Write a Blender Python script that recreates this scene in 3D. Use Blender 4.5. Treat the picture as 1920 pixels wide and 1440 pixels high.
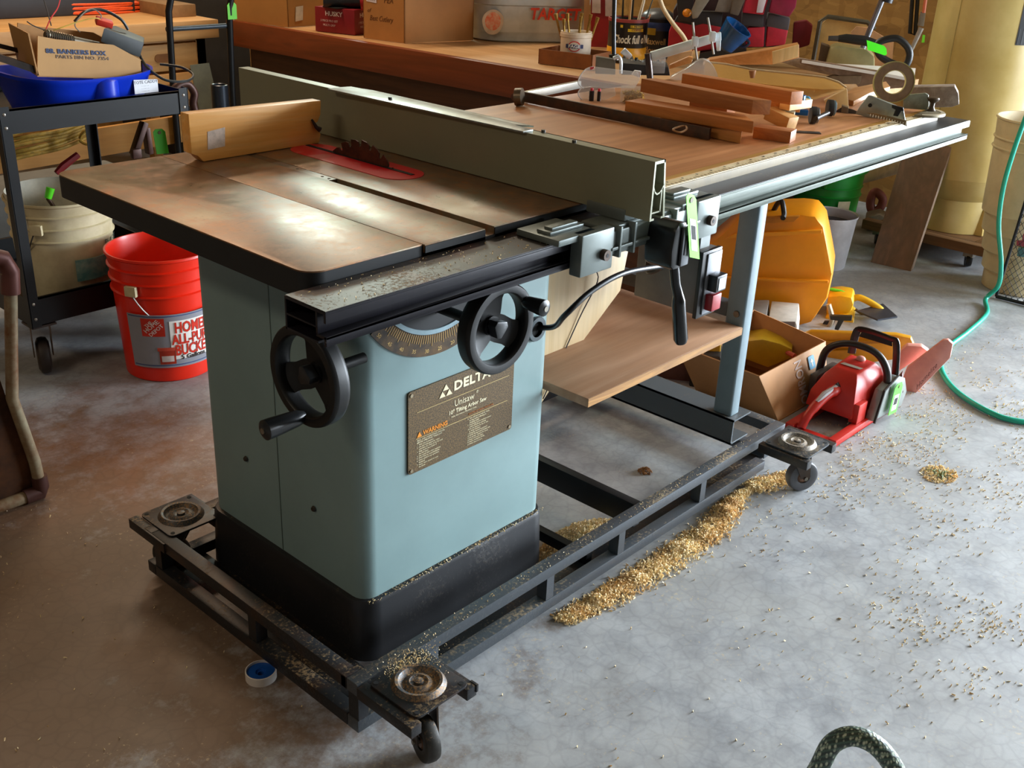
import bpy, bmesh, math, random
from mathutils import Vector, Matrix, Euler, noise
random.seed(7)
SC = bpy.context.scene
for o in list(bpy.data.objects): bpy.data.objects.remove(o, do_unlink=True)
COL = SC.collection
PI = math.pi
# ------------------------------------------------------------------ camera
cd = bpy.data.cameras.new('camera'); cam = bpy.data.objects.new('camera', cd); COL.objects.link(cam)
cam.location = (-0.85797, -1.14508, 1.33880)
cam.rotation_euler = (1.13993975, -0.04093149, -0.82705715)
cd.sensor_width = 36; cd.lens = 37.58; cd.clip_start = .02
SC.camera = cam
# ------------------------------------------------------------------ world, lights, exposure
w = bpy.data.worlds.new('world'); SC.world = w; w.use_nodes = True
w.node_tree.nodes['Background'].inputs[0].default_value = (.75, .87, 1, 1)
w.node_tree.nodes['Background'].inputs[1].default_value = 1.0
def area(name, loc, rot, sx, sy, power, col, spread=PI):
    l = bpy.data.lights.new(name, 'AREA'); l.shape = 'RECTANGLE'; l.size = sx; l.size_y = sy
    l.energy = power; l.color = col; l.spread = spread
    o = bpy.data.objects.new(name, l); COL.objects.link(o); o.location = loc; o.rotation_euler = rot
    return o
area('daylight_garage_door', (6.12, -2.2, 1.25), (PI/2, 0, PI/2), 3.1, 2.4, 980, (.80, .90, 1.0))
area('daylight_front_window', (4.0, -3.86, 1.5), (PI/2, 0, 0), 1.6, 1.2, 110, (.80, .90, 1.0))
area('daylight_back_window', (3.92, 4.62, 2.86), (-PI/2, 0, 0), .58, .66, 36, (.84, 1.0, .88))
area('bench_bounce_fill', (2.7, 2.4, 2.9), (0, 0, 0), 1.2, .3, 15, (1, .86, .66))  # added fill standing in for ceiling bounce over the long bench
area('back_area_fill', (1.3, 3.0, 2.6), (0, 0, 0), 1.2, .3, 24, (1, .70, .46))  # unseen warm fill added to brighten the back by the drawer bench
area('left_side_fill', (-2.3, .9, 2.9), (0, -.5, 0), .3, 1.2, 12, (1, .80, .58))  # unseen soft fill added for the left-facing sides of the saw
SC.view_settings.view_transform = 'Standard'; SC.view_settings.look = 'None'
SC.view_settings.exposure = 0.6; SC.view_settings.gamma = 1.0; SC.view_settings.use_curve_mapping = False
# ------------------------------------------------------------------ materials
def s2l(v): return v/12.92 if v <= .04045 else ((v+.055)/1.055)**2.4
def hx(h):
    h = h.lstrip('#'); return tuple(s2l(int(h[i:i+2], 16)/255) for i in (0, 2, 4)) + (1,)
class N:
    def __init__(s, name):
        s.m = bpy.data.materials.new(name); s.m.use_nodes = True; s.t = s.m.node_tree
        s.b = s.t.nodes['Principled BSDF']; s.L = s.t.links
        s.tc = s.t.nodes.new('ShaderNodeTexCoord')
    def n(s, ty, **kw):
        x = s.t.nodes.new('ShaderNode'+ty)
        for k, v in kw.items():
            if k in x.inputs: x.inputs[k].default_value = v
            else: setattr(x, k, v)
        return x
    def co(s, sc=(1, 1, 1), world=False):
        mp = s.n('Mapping'); mp.inputs['Scale'].default_value = sc
        if world:
            g = s.n('NewGeometry'); s.L.new(g.outputs['Position'], mp.inputs['Vector'])
        else: s.L.new(s.tc.outputs['Object'], mp.inputs['Vector'])
        return mp.outputs[0]
    def noise(s, vec, scale, detail=4, rough=.6, dist=0):
        x = s.n('TexNoise'); x.inputs['Scale'].default_value = scale; x.inputs['Detail'].default_value = detail
        x.inputs['Roughness'].default_value = rough; x.inputs['Distortion'].default_value = dist
        s.L.new(vec, x.inputs['Vector']); return x.outputs['Fac']
    def ramp(s, fac, stops):
        r = s.n('ValToRGB'); s.L.new(fac, r.inputs[0]); e = r.color_ramp.elements
        while len(e) < len(stops): e.new(.5)
        for i, (p, c) in enumerate(stops):
            e[i].position = p; e[i].color = hx(c) if isinstance(c, str) else (c, c, c, 1)
        return r.outputs[0]
    def mix(s, f, a, b):
        x = s.n('MixRGB')
        for i, v in ((0, f), (1, a), (2, b)):
            if isinstance(v, str): x.inputs[i].default_value = hx(v)
            elif isinstance(v, float) or isinstance(v, int): x.inputs[i].default_value = v
            else: s.L.new(v, x.inputs[i])
        return x.outputs[0]
    def math(s, op, a, b=0.0):
        x = s.n('Math', operation=op)
        for i, v in ((0, a), (1, b)):
            if isinstance(v, (int, float)): x.inputs[i].default_value = v
            else: s.L.new(v, x.inputs[i])
        return x.outputs[0]
    def bump(s, h, st=.3, d=.005):
        x = s.n('Bump'); x.inputs['Strength'].default_value = st; x.inputs['Distance'].default_value = d
        s.L.new(h, x.inputs['Height']); s.L.new(x.outputs[0], s.b.inputs['Normal'])
    def up(s):
        g = s.n('NewGeometry'); p = s.n('SeparateXYZ'); s.L.new(g.outputs['Normal'], p.inputs[0]); return p.outputs[2]
    def set(s, col=None, rough=None, metal=None):
        for k, v in (('Base Color', col), ('Roughness', rough), ('Metallic', metal)):
            if v is None: continue
            if isinstance(v, str): s.b.inputs[k].default_value = hx(v)
            elif isinstance(v, (int, float)): s.b.inputs[k].default_value = v
            else: s.L.new(v, s.b.inputs[k])
        return s.m
MC = {}
def plain(col, rough=.5, metal=0., var=.18, scale=14, bump=0., spec=None, alt=None):
    """one colour with soft mottling towards a darker / given second tone"""
    key = (col, rough, metal, var, scale, bump, alt)
    if key in MC: return MC[key]
    s = N('mat_'+col.strip('#')+('_metal' if metal > .5 else ''))
    v = s.co(); f = s.noise(v, scale, 5, .65)
    c = hx(col); d = hx(alt) if alt else tuple(x*(1-var*1.6) for x in c[:3])+(1,)
    f2 = s.ramp(f, [(.38, 0.), (.66, 1.)]); x = s.n('MixRGB'); s.L.new(f2, x.inputs[0])
    x.inputs[1].default_value = c; x.inputs[2].default_value = d
    s.set(x.outputs[0], rough, metal)
    if spec is not None: s.b.inputs['Specular IOR Level'].default_value = spec
    if bump: s.bump(s.noise(v, scale*6, 3), bump, .002)
    MC[key] = s.m; return s.m
def wood(c1, c2, axis=0, scale=9., rough=.55, c3=None, knots=False):
    key = ('w', c1, c2, axis, scale, rough, c3)
    if key in MC: return MC[key]
    s = N('mat_wood_'+c1.strip('#')); sc = [scale*1.0]*3; sc[axis] = scale*.07
    v = s.co(tuple(sc)); f = s.noise(v, 2.6, 6, .62, 1.1); g = s.noise(v, 14, 3, .5)
    a = s.ramp(f, [(.32, c1), (.5, c2), (.62, c1), (.74, c3 or c2)])
    fine = s.ramp(g, [(.35, .82), (.65, 1.)]); m = s.n('MixRGB', blend_type='MULTIPLY'); m.inputs[0].default_value = .7
    s.L.new(a, m.inputs[1]); s.L.new(fine, m.inputs[2])
    s.set(m.outputs[0], rough); s.bump(g, .12, .001)
    MC[key] = s.m; return s.m
def dusty(col, dust='#b99a6c', rough=.45, metal=0., amt=.5, sc=150, rust=None):
    """dark painted steel with sawdust settled on whatever faces up"""
    key = ('d', col, dust, rough, metal, amt, sc, rust)
    if key in MC: return MC[key]
    s = N('mat_dusty_'+col.strip('#')); v = s.co(world=True); f = s.noise(v, sc, 6, .75); g = s.noise(v, 7, 3)
    f = s.math('ADD', f, s.math('MULTIPLY', s.math('SUBTRACT', g, .5), .55))
    f = s.ramp(f, [(.70-amt*.22, 0.), (.86-amt*.22, 1.)])
    u = s.ramp(s.up(), [(.3, .06), (.8, 1.)]); k = s.math('MULTIPLY', f, u); k = s.math('MULTIPLY', k, .62)
    base = col
    if rust: base = s.mix(s.ramp(s.noise(v, 18, 4), [(.5, 0.), (.66, .85)]), col, rust)
    c = s.mix(k, base, dust)
    s.set(c, s.math('ADD', s.math('MULTIPLY', k, .4), rough), metal); s.bump(f, .25, .001)
    MC[key] = s.m; return s.m
def glass(col='#ffffff', rough=.05, alpha=.28):
    key = ('g', col, rough, alpha)
    if key in MC: return MC[key]
    s = N('mat_clear'); s.set(col, rough); s.b.inputs['Alpha'].default_value = alpha
    s.b.inputs['Specular IOR Level'].default_value = .8; MC[key] = s.m; return s.m
# ------------------------------------------------------------------ mesh building
class B:
    """collects shapes into one mesh"""
    def __init__(s): s.bm = bmesh.new()
    def _add(s, vs, fs):
        v = [s.bm.verts.new(p) for p in vs]
        for f in fs:
            try: s.bm.faces.new([v[i] for i in f])
            except ValueError: pass
        return s
    def hexa(s, p): # 8 points: bottom 4 ccw, top 4 ccw
        return s._add(p, [(3, 2, 1, 0), (4, 5, 6, 7), (0, 1, 5, 4), (1, 2, 6, 5), (2, 3, 7, 6), (3, 0, 4, 7)])
    def box(s, x0, y0, z0, x1, y1, z1):
        return s.hexa([(x0, y0, z0), (x1, y0, z0), (x1, y1, z0), (x0, y1, z0), (x0, y0, z1), (x1, y0, z1), (x1, y1, z1), (x0, y1, z1)])
    def obox(s, c, size, rot=(0, 0, 0)):
        R = Euler(rot).to_matrix(); c = Vector(c); a, b, d = (x/2 for x in size)
        return s.hexa([c+R@Vector(p) for p in ((-a, -b, -d), (a, -b, -d), (a, b, -d), (-a, b, -d), (-a, -b, d), (a, -b, d), (a, b, d), (-a, b, d))])
    def beam(s, p0, p1, w, h, up=(0, 0, 1), cut0=0, cut1=0):
        """bar from p0 to p1 (bottom centre line), w wide, h tall; cut = skew of an end"""
        p0, p1 = Vector(p0), Vector(p1); d = (p1-p0).normalized(); u = Vector(up); r = d.cross(u).normalized(); u = r.cross(d)
        a = [p0-r*w/2+d*cut0, p0+r*w/2-d*cut0, p1+r*w/2-d*cut1, p1-r*w/2+d*cut1]
        return s.hexa(a+[x+u*h for x in a])
    def prism(s, pts, z0, z1, fr=lambda a, b, c: (a, b, c)):
        n = len(pts); A = sum(pts[i][0]*pts[(i+1) % n][1]-pts[(i+1) % n][0]*pts[i][1] for i in range(n))
        if A < 0: pts = pts[::-1]
        vs = [fr(x, y, z0) for x, y in pts]+[fr(x, y, z1) for x, y in pts]
        return s._add(vs, [tuple(range(n-1, -1, -1)), tuple(range(n, 2*n))]+[(i, (i+1) % n, n+(i+1) % n, n+i) for i in range(n)])
    def ring(s, P, closed=True, caps=True):
        """loft through a list of equal rings"""
        n = len(P[0]); vs = [v for r in P for v in r]; fs = []
        for k in range(len(P)-1):
            for i in range(n if closed else n-1):
                j = (i+1) % n; fs.append((k*n+i, k*n+j, (k+1)*n+j, (k+1)*n+i))
        if caps: fs += [tuple(range(n-1, -1, -1)), tuple(range((len(P)-1)*n, len(P)*n))]
        return s._add(vs, fs)
    def cyl(s, p0, p1, r0, r1=None, seg=20, caps=True):
        p0, p1 = Vector(p0), Vector(p1); r1 = r0 if r1 is None else r1; d = (p1-p0).normalized()
        a = d.orthogonal().normalized(); b = d.cross(a)
        return s.ring([[p+(a*math.cos(t)+b*math.sin(t))*r for t in (2*PI*i/seg for i in range(seg))] for p, r in ((p0, r0), (p1, r1))], caps=caps)
    def tube(s, pts, r, seg=10, closed=False, caps=True, flat=1.0):
        pts = [Vector(p) for p in pts]; n = len(pts); R = []; up = None
        for i, p in enumerate(pts):
            a = pts[(i-1) % n] if closed or i else p; b = pts[(i+1) % n] if closed or i < n-1 else p
            d = (b-a).normalized()
            if up is None: up = d.orthogonal().normalized()
            up = (up-d*up.dot(d)).normalized(); q = d.cross(up); rr = r[i] if isinstance(r, (list, tuple)) else r
            R.append([p+(up*math.cos(t)+q*math.sin(t)*flat)*rr for t in (2*PI*k/seg for k in range(seg))])
        if closed: R.append(R[0]); return s.ring(R, caps=False)
        return s.ring(R, caps=caps)
    def lathe(s, prof, c=(0, 0, 0), seg=40, M=None, arc=None, caps=False):
        c = Vector(c); R = []
        for r, z in prof:
            row = []
            for i in range(seg):
                t = 2*PI*i/seg if arc is None else arc[0]+(arc[1]-arc[0])*i/(seg-1)
                v = Vector((r*math.cos(t), r*math.sin(t), z)); row.append(c+(M@v if M else v))
            R.append(row)
        return s.ring(R, closed=arc is None, caps=caps)
    def sphere(s, c, r, sc=(1, 1, 1), seg=20, M=None):
        c = Vector(c); R = []
        for k in range(13):
            a = PI*k/12; rr = max(r*math.sin(a), r*.002); row = []
            for i in range(seg):
                t = 2*PI*i/seg; v = Vector((rr*math.cos(t)*sc[0], rr*math.sin(t)*sc[1], -r*math.cos(a)*sc[2])); row.append(c+(M@v if M else v))
            R.append(row)
        return s.ring(R)
    def tri(s, *pts): return s._add(pts, [tuple(range(len(pts)))])
W = {}
def curve(pts, n=8, closed=False):
    """Catmull-Rom through points"""
    P = [Vector(p) for p in pts]; out = []; m = len(P)
    for i in range(m if closed else m-1):
        a, b, c, d = (P[(i+k) % m] if closed else P[min(max(i+k, 0), m-1)] for k in (-1, 0, 1, 2))
        for j in range(n):
            t = j/n; out.append(.5*((2*b)+(-a+c)*t+(2*a-5*b+4*c-d)*t*t+(-a+3*b-3*c+d)*t**3))
    if not closed: out.append(P[-1])
    return out
def thing(name, label, cat, loc=(0, 0, 0), rz=0, group=None, local=False):
    o = bpy.data.objects.new(name, None); COL.objects.link(o); o.location = loc; o.rotation_euler = (0, 0, rz)
    o['label'] = label; o['category'] = cat
    if group: o['group'] = group
    o.empty_display_size = .05
    W[o] = Matrix() if local else Matrix.LocRotScale(Vector(loc), Euler((0, 0, rz)), None).inverted()
    return o
def part(name, b, m, par, bevel=0, label=None, flat=False, kind=None, local=False):
    """link as a part of par; geometry given in world space unless par is local"""
    me = bpy.data.meshes.new(name); bm = b.bm if isinstance(b, B) else b
    if bevel:
        bmesh.ops.remove_doubles(bm, verts=bm.verts, dist=1e-6)
        bm.normal_update()
        es = [e for e in bm.edges if len(e.link_faces) == 2 and e.calc_face_angle(0) > .5]
        bmesh.ops.bevel(bm, geom=es, offset=bevel, segments=2, affect='EDGES', profile=.6)
    bmesh.ops.recalc_face_normals(bm, faces=bm.faces)
    T = W[par]; bm.transform(T); bm.to_mesh(me); bm.free()
    if not flat:
        me.shade_smooth() if hasattr(me, 'shade_smooth') else None
        for p in me.polygons: p.use_smooth = True
        me.set_sharp_from_angle(angle=math.radians(38))
    me.materials.append(m); o = bpy.data.objects.new(name, me); COL.objects.link(o); o.parent = par; W[o] = T
    if label: o['label'] = label
    if kind: o['kind'] = kind
    return o
W[None] = Matrix()
def solo(name, b, m, label, cat, bevel=0, group=None, kind=None, flat=False):
    """a thing that is a single mesh, origin at its base"""
    bm = b.bm; xs = [v.co for v in bm.verts]
    c = Vector(((min(v.x for v in xs)+max(v.x for v in xs))/2, (min(v.y for v in xs)+max(v.y for v in xs))/2, min(v.z for v in xs)))
    bm.transform(Matrix.Translation(-c)); o = part(name, b, m, None, bevel, flat=flat); o.location = c
    if kind: o['kind'] = kind
    if label: o['label'] = label
    if cat: o['category'] = cat
    if group: o['group'] = group
    W[o] = Matrix.Translation(-c)
    return o
def struct(name, b, m, bevel=0):
    o = part(name, b, m, None, bevel); o['kind'] = 'structure'; return o
def text(s, size, fr, m, par, name='lettering', align='CENTER', depth=.0006, sx=1., shear=0., off=0., sp=1.):
    """lettering; fr(u, v, w) maps the flat text into the place"""
    cu = bpy.data.curves.new('t', 'FONT'); cu.body = s; cu.size = size; cu.align_x = align; cu.align_y = 'CENTER'
    cu.extrude = depth/2; cu.shear = shear; cu.offset = off; cu.space_character = sp; cu.resolution_u = 2
    to = bpy.data.objects.new('t', cu); COL.objects.link(to); dg = bpy.context.evaluated_depsgraph_get()
    me = bpy.data.meshes.new_from_object(to.evaluated_get(dg)); bpy.data.objects.remove(to, do_unlink=True)
    bm = bmesh.new(); bm.from_mesh(me); bpy.data.meshes.remove(me)
    for v in bm.verts: v.co = fr(v.co.x*sx, v.co.y, v.co.z)
    return part(name, bm, m, par, flat=True)
def plane_fr(o, ux, uy, lift=.0008):
    """frame on a flat face: origin, right vector, up vector"""
    o, ux, uy = Vector(o), Vector(ux).normalized(), Vector(uy).normalized(); nz = ux.cross(uy)
    return lambda u, v, w: o+ux*u+uy*v+nz*(w+lift)
def cyl_fr(c, r, ang, z0, lift=.0012, taper=0.):
    """frame on an upright cylinder facing angle ang"""
    c = Vector(c)
    return lambda u, v, w: c+Vector((math.cos(ang+u/r)*(r+lift+w+taper*v), math.sin(ang+u/r)*(r+lift+w+taper*v), z0+v))
def cyl_patch(c, r, ang, u0, u1, z0, z1, lift=.0008, taper=0., n=14):
    b = B(); f = cyl_fr(c, r, ang, 0, 0, taper)
    rows = []
    for k in (0, 1):
        for z in ((z0, z1) if k == 0 else (z1, z0)):
            rows.append([f(u0+(u1-u0)*i/n, z, lift*(1-k) - .0004*k) for i in range(n+1)])
    rows.append(rows[0]); b.ring(rows, closed=False, caps=False); return b
def hangtag(name, label, p, ux, uy, wd=.045, ht=.085, col='#7ef23a', code=True):
    """bright price tag: card, sticker and eyelet"""
    t = thing(name, label, 'tag', tuple(p)); f = plane_fr(p, ux, uy, 0); h = wd/2; c = wd*.22
    part('card', B().prism([(-h, 0), (h, 0), (h, ht-c), (h-c, ht), (c-h, ht), (-h, ht-c)], 0, .0012, f), plain(col, .5, var=.05), t)
    b = B(); o = f(0, ht-.011, .0008); n = f(0, 0, 1)-f(0, 0, 0); b.cyl(o, o+n*.0018, .005, seg=14)
    part('eyelet', b, plain('#6b5a30', .5), t)
    if code:
        part('sticker', B().prism([(-h*.6, ht*.12), (h*.6, ht*.12), (h*.6, ht*.62), (-h*.6, ht*.62)], .0010, .0018, f), plain('#f2f3ee', .5, var=.02), t)
        b = B()
        for i in range(9):
            u = -h*.42+i*h*.1; b.prism([(u, ht*.3), (u+h*(.04 if i % 3 else .07), ht*.3), (u+h*(.04 if i % 3 else .07), ht*.52), (u, ht*.52)], .0016, .0022, f)
        part('barcode', b, plain('#202020', .6), t)
    return t

# ================================================================== the room
def m_concrete():
    s = N('mat_concrete'); v = s.co(world=True)
    a = s.noise(v, 1.6, 6, .65, .4); b = s.noise(v, 9, 8, .72); c = s.noise(v, 90, 4, .7)
    base = s.ramp(b, [(.3, '#83868a'), (.48, '#9a9da0'), (.62, '#adb0b2'), (.8, '#8f8e8a')])
    base = s.mix(s.ramp(a, [(.42, 0.), (.62, .55)]), base, '#9d9c98')
    # rust brown stain left of the saw, deepened to carry the saw's shade
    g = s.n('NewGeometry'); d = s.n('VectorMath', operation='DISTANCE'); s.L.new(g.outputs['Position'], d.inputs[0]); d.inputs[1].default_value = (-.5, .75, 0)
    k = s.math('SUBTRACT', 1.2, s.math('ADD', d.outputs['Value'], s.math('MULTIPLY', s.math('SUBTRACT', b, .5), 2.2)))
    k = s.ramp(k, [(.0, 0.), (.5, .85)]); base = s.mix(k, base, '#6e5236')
    d2 = s.n('VectorMath', operation='DISTANCE'); s.L.new(g.outputs['Position'], d2.inputs[0]); d2.inputs[1].default_value = (.3, 1.2, 0)
    k2 = s.math('SUBTRACT', .55, s.math('ADD', d2.outputs['Value'], s.math('MULTIPLY', s.math('SUBTRACT', a, .5), 2.)))
    base = s.mix(s.ramp(k2, [(.0, 0.), (.5, .6)]), base, '#8a5634')
    vo = s.n('TexVoronoi', feature='DISTANCE_TO_EDGE'); vo.inputs['Scale'].default_value = 34; vo.inputs['Randomness'].default_value = 1
    nm = s.n('MixRGB'); nm.inputs[0].default_value = .06; s.L.new(v, nm.inputs[1]); nz = s.n('TexNoise'); nz.inputs['Scale'].default_value = 8; s.L.new(v, nz.inputs['Vector']); s.L.new(nz.outputs['Color'], nm.inputs[2]); s.L.new(nm.outputs[0], vo.inputs['Vector'])
    mott = s.ramp(vo.outputs['Distance'], [(.0, .5), (.12, 1.)])
    mm = s.n('MixRGB', blend_type='MULTIPLY'); mm.inputs[0].default_value = .2; s.L.new(base, mm.inputs[1]); s.L.new(mott, mm.inputs[2])
    dust = s.ramp(s.math('ADD', c, s.math('MULTIPLY', s.math('SUBTRACT', s.noise(v, 3.5, 4), .5), .5)), [(.64, 0.), (.72, .5)])
    col = s.mix(dust, mm.outputs[0], '#c8b48f')
    s.set(col, s.ramp(b, [(.3, .42), (.7, .62)])); s.b.inputs['Specular IOR Level'].default_value = .35
    s.bump(b, .12, .004); return s.m
def m_osb():
    s = N('mat_osb'); v = s.co((1, 1, 1), world=True); out = None
    for sc, st in (((14, 14, 44), 0), ((38, 18, 12), 1)):
        mp = s.co(sc, world=True); vo = s.n('TexVoronoi'); vo.inputs['Scale'].default_value = 1.3
        nz = s.n('TexNoise'); nz.inputs['Scale'].default_value = 5; s.L.new(v, nz.inputs['Vector']); mx = s.n('MixRGB'); mx.inputs[0].default_value = .25
        s.L.new(mp, mx.inputs[1]); s.L.new(nz.outputs['Color'], mx.inputs[2]); s.L.new(mx.outputs[0], vo.inputs['Vector'])
        sp = s.n('SeparateXYZ'); s.L.new(vo.outputs['Color'], sp.inputs[0])
        r = s.ramp(sp.outputs[0], [(.1, '#84602e'), (.35, '#9c7338'), (.6, '#b08748'), (.85, '#8e6832')])
        out = r if out is None else s.mix(.5, out, r)
    s.set(out, .6); return s.m
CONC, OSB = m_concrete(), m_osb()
WHITEWALL = plain('#4c4238', .8, var=.06, scale=2)
CEIL = plain('#74664f', .8, var=.06, scale=2)
XL, XR, YF, YB, ZC = -3.4, 4.25, -3.9, 4.7, 3.3
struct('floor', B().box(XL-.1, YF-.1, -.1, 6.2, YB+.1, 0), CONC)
struct('ceiling', B().box(XL-.1, YF-.1, ZC, 6.2, YB+.1, ZC+.1), CEIL)
struct('wall_left', B().box(XL-.1, YF, 0, XL, YB, ZC), WHITEWALL)
struct('wall_right', B().box(XR, -.5, 0, XR+.1, YB, ZC), OSB)
struct('wall_right_return', B().box(XR+.1, -.6, 0, 6.1, -.5, ZC), OSB)
struct('wall_right_far', B().box(6.1, YF, 0, 6.2, -3.75, ZC).box(6.1, -.65, 0, 6.2, -.5, ZC).box(6.1, -3.75, 2.5, 6.2, -.65, ZC), OSB)
struct('wall_back', B().box(XL, YB, 0, 3.3, YB+.1, ZC).box(4.22, YB, 0, XR, YB+.1, ZC).box(3.3, YB, 0, 4.22, YB+.1, 2.36).box(3.3, YB, 3.2, 4.22, YB+.1, ZC), OSB)
struct('wall_front', B().box(XL, YF-.1, 0, 3.2, YF, ZC).box(4.8, YF-.1, 0, 6.2, YF, ZC).box(3.2, YF-.1, 0, 4.8, YF, .9).box(3.2, YF-.1, 2.1, 4.8, YF, ZC), WHITEWALL)
struct('window_1', B().box(3.3, YB+.02, 2.36, 3.33, YB+.08, 3.2).box(4.19, YB+.02, 2.36, 4.22, YB+.08, 3.2).box(3.33, YB+.02, 2.36, 4.19, YB+.08, 2.39).box(3.33, YB+.02, 3.17, 4.19, YB+.08, 3.2), plain('#e6e6e0', .5))
struct('window_2', B().box(3.2, YF-.08, .9, 3.25, YF-.02, 2.1).box(4.75, YF-.08, .9, 4.8, YF-.02, 2.1).box(3.25, YF-.08, .9, 4.75, YF-.02, .95).box(3.25, YF-.08, 2.05, 4.75, YF-.02, 2.1), plain('#e6e6e0', .5))

# ================================================================== the table saw
H = .848
def m_castiron():
    s = N('mat_cast_iron'); v = s.co(); a = s.noise(v, 3.2, 5, .6, .6); b = s.noise(v, 26, 6, .7); l = s.noise(s.co((30, 4, 4)), 6, 3, .6)
    t = s.math('ADD', a, s.math('MULTIPLY', s.math('SUBTRACT', b, .5), .45)); t = s.math('ADD', s.math('ADD', t, .07), s.math('MULTIPLY', s.math('SUBTRACT', l, .5), .12))
    steel = s.ramp(b, [(.35, '#6e6650'), (.6, '#857c62')])
    rust = s.ramp(b, [(.35, '#62432c'), (.55, '#7d573c'), (.68, '#96602f')])
    c = s.mix(s.ramp(t, [(.42, 0.), (.56, .85)]), steel, rust)
    sp = s.ramp(s.noise(v, 12, 6, .75), [(.62, 0.), (.70, .9)]); c = s.mix(sp, c, '#a8642c'); c = s.mix(s.ramp(s.noise(s.co((10, 60, 10)), 3, 5, .7, 2.), [(.60, 0.), (.66, .5)]), c, '#4e3424'); c = s.mix(s.ramp(s.noise(v, 90, 3, .7), [(.62, 0.), (.72, .55)]), c, '#46341f')
    s.set(c, s.ramp(b, [(.3, .27), (.7, .42)]), .35); s.bump(s.noise(s.co((1, 1, 1)), 220, 4, .7), .10, .0006); return s.m
IRON = m_castiron(); IRONEDGE = plain('#0c0e10', .6, var=.3)
TEAL = plain('#7c9494', .38, var=.06, scale=5); BLK = plain('#17181a', .38, var=.25, scale=20)
BLKD = dusty('#1b1c1f', amt=.45, rough=.4); FRM = dusty('#26282b', amt=.62, rough=.42, metal=.3, rust='#3a2a20')
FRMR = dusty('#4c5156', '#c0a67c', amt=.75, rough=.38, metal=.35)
GREY = plain('#7d8684', .42, var=.08, scale=6)
saw = thing('table_saw', 'grey-green cabinet table saw with rusty cast iron top and long plywood extension table', 'table saw', (.40, .33, .02))
def rrect(x0, y0, x1, y1, r, n=6, corners=(1, 1, 1, 1)):
    out = []
    for k, (cx, cy, a) in enumerate(((x1-r, y1-r, 0), (x0+r, y1-r, PI/2), (x0+r, y0+r, PI), (x1-r, y0+r, 3*PI/2))):
        if corners[k]: out += [(cx+r*math.cos(a+PI/2*i/n), cy+r*math.sin(a+PI/2*i/n)) for i in range(n+1)]
        else: out.append(((x1, x0, x0, x1)[k], (y1, y1, y0, y0)[k]))
    return out
# plinth: hollow black cast base with a lip
def rr_loop(pts, z): return [(x, y, z) for x, y in pts]
P0 = rrect(.150, .080, .668, .592, .045); P1 = rrect(.154, .084, .664, .588, .045); P2 = rrect(.166, .096, .652, .576, .035)
b = B(); b.ring([rr_loop(P0, .03), rr_loop(P1, .150), rr_loop(rrect(.157, .087, .661, .585, .043), .158), rr_loop(P2, .160), rr_loop(P2, .140)], caps=False)
b.prism(P2, .03, .14)
part('plinth', b, BLKD, saw)
cab = part('cabinet', B().prism(rrect(.165, .095, .655, .577, .032), .135, .80), TEAL, saw)
part('cabinet_seam', B().box(.1642, .3345, .16, .1656, .3365, .80), plain('#4e5f5c', .5), saw)
for p in ((.1635, .44, .32), (.1635, .23, .30)):
    b = B(); b.cyl(p, (p[0]-.004, p[1], p[2]), .006, .004, 12); part('bolt', b, plain('#2a2218', .5), saw)
# cast iron top with miter slot
SX0, SX1 = .349, .3695
t0 = H-.034
b = B(); b.box(.2165, -.004, t0, SX0, .741, H).box(SX1, -.004, t0, .73, .741, H).box(SX0, -.004, t0, SX1, .741, H-.012)
part('table_top', b, IRON, saw, bevel=.0012)
wing = [(x, y) for x, y in rrect(0, 0, .2155, .741, .03, 8, (0, 1, 1, 0))]
part('extension_wing', B().prism(wing, H-.034, H), IRON, saw, bevel=.0012)
wedge = rrect(-.0008, -.0008, .2155, .7418, .031, 8, (0, 1, 1, 0))
part('wing_edge', B().prism(wedge, H-.041, H-.0022), IRONEDGE, saw)
part('table_edge', B().box(.2165, -.0055, t0-.02, SX0-.001, -.0035, H-.002).box(SX1+.001, -.0055, t0-.02, .73, -.0035, H-.002).box(.2165, -.0055, t0-.02, .73, .0, H-.013), IRONEDGE, saw)
part('trunnion_skirt', B().box(.19, .12, .79, .63, .56, t0+.001), IRONEDGE, saw)
# throat insert and blade
BX = .494
ins = rrect(BX-.058, .305, BX+.036, .655, .046, 10)
s = N('mat_red_insert'); v = s.co(); f = s.ramp(s.noise(v, 16, 4, .6), [(.56, 0.), (.68, .75)]); s.set(s.mix(f, '#c01420', '#c86a60'), .35)
part('throat_insert', B().prism(ins, H-.003, H+.0012), s.m, saw, label='red worn throat insert')
part('blade_slot', B().box(BX-.0045, .325, H+.0008, BX+.0045, .645, H+.0022), plain('#0c0c0c', .8), saw)
bl = []; R = .127; cz = H+.042-R; nt = 24
for i in range(nt):
    a = 2*PI*i/nt; st = 2*PI/nt
    bl += [(R*math.cos(a), R*math.sin(a)), (R*.985*math.cos(a+st*.45), R*.985*math.sin(a+st*.45)), (R*.96*math.cos(a+st*.68), R*.96*math.sin(a+st*.68)),
           (R*.90*math.cos(a+st*.74), R*.90*math.sin(a+st*.74)), (R*.885*math.cos(a+st*.84), R*.885*math.sin(a+st*.84)), (R*.91*math.cos(a+st*.95), R*.91*math.sin(a+st*.95))]
b = B(); b.prism(bl, -.0012, .0012, lambda x, y, z: (BX+z, .471+x, cz+y))
blade = part('saw_blade', b, plain('#5a3a2c', .42, .6, .35, 30, alt='#2e2320'), saw, flat=True, label='rusty toothed blade raised above the insert')
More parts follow.
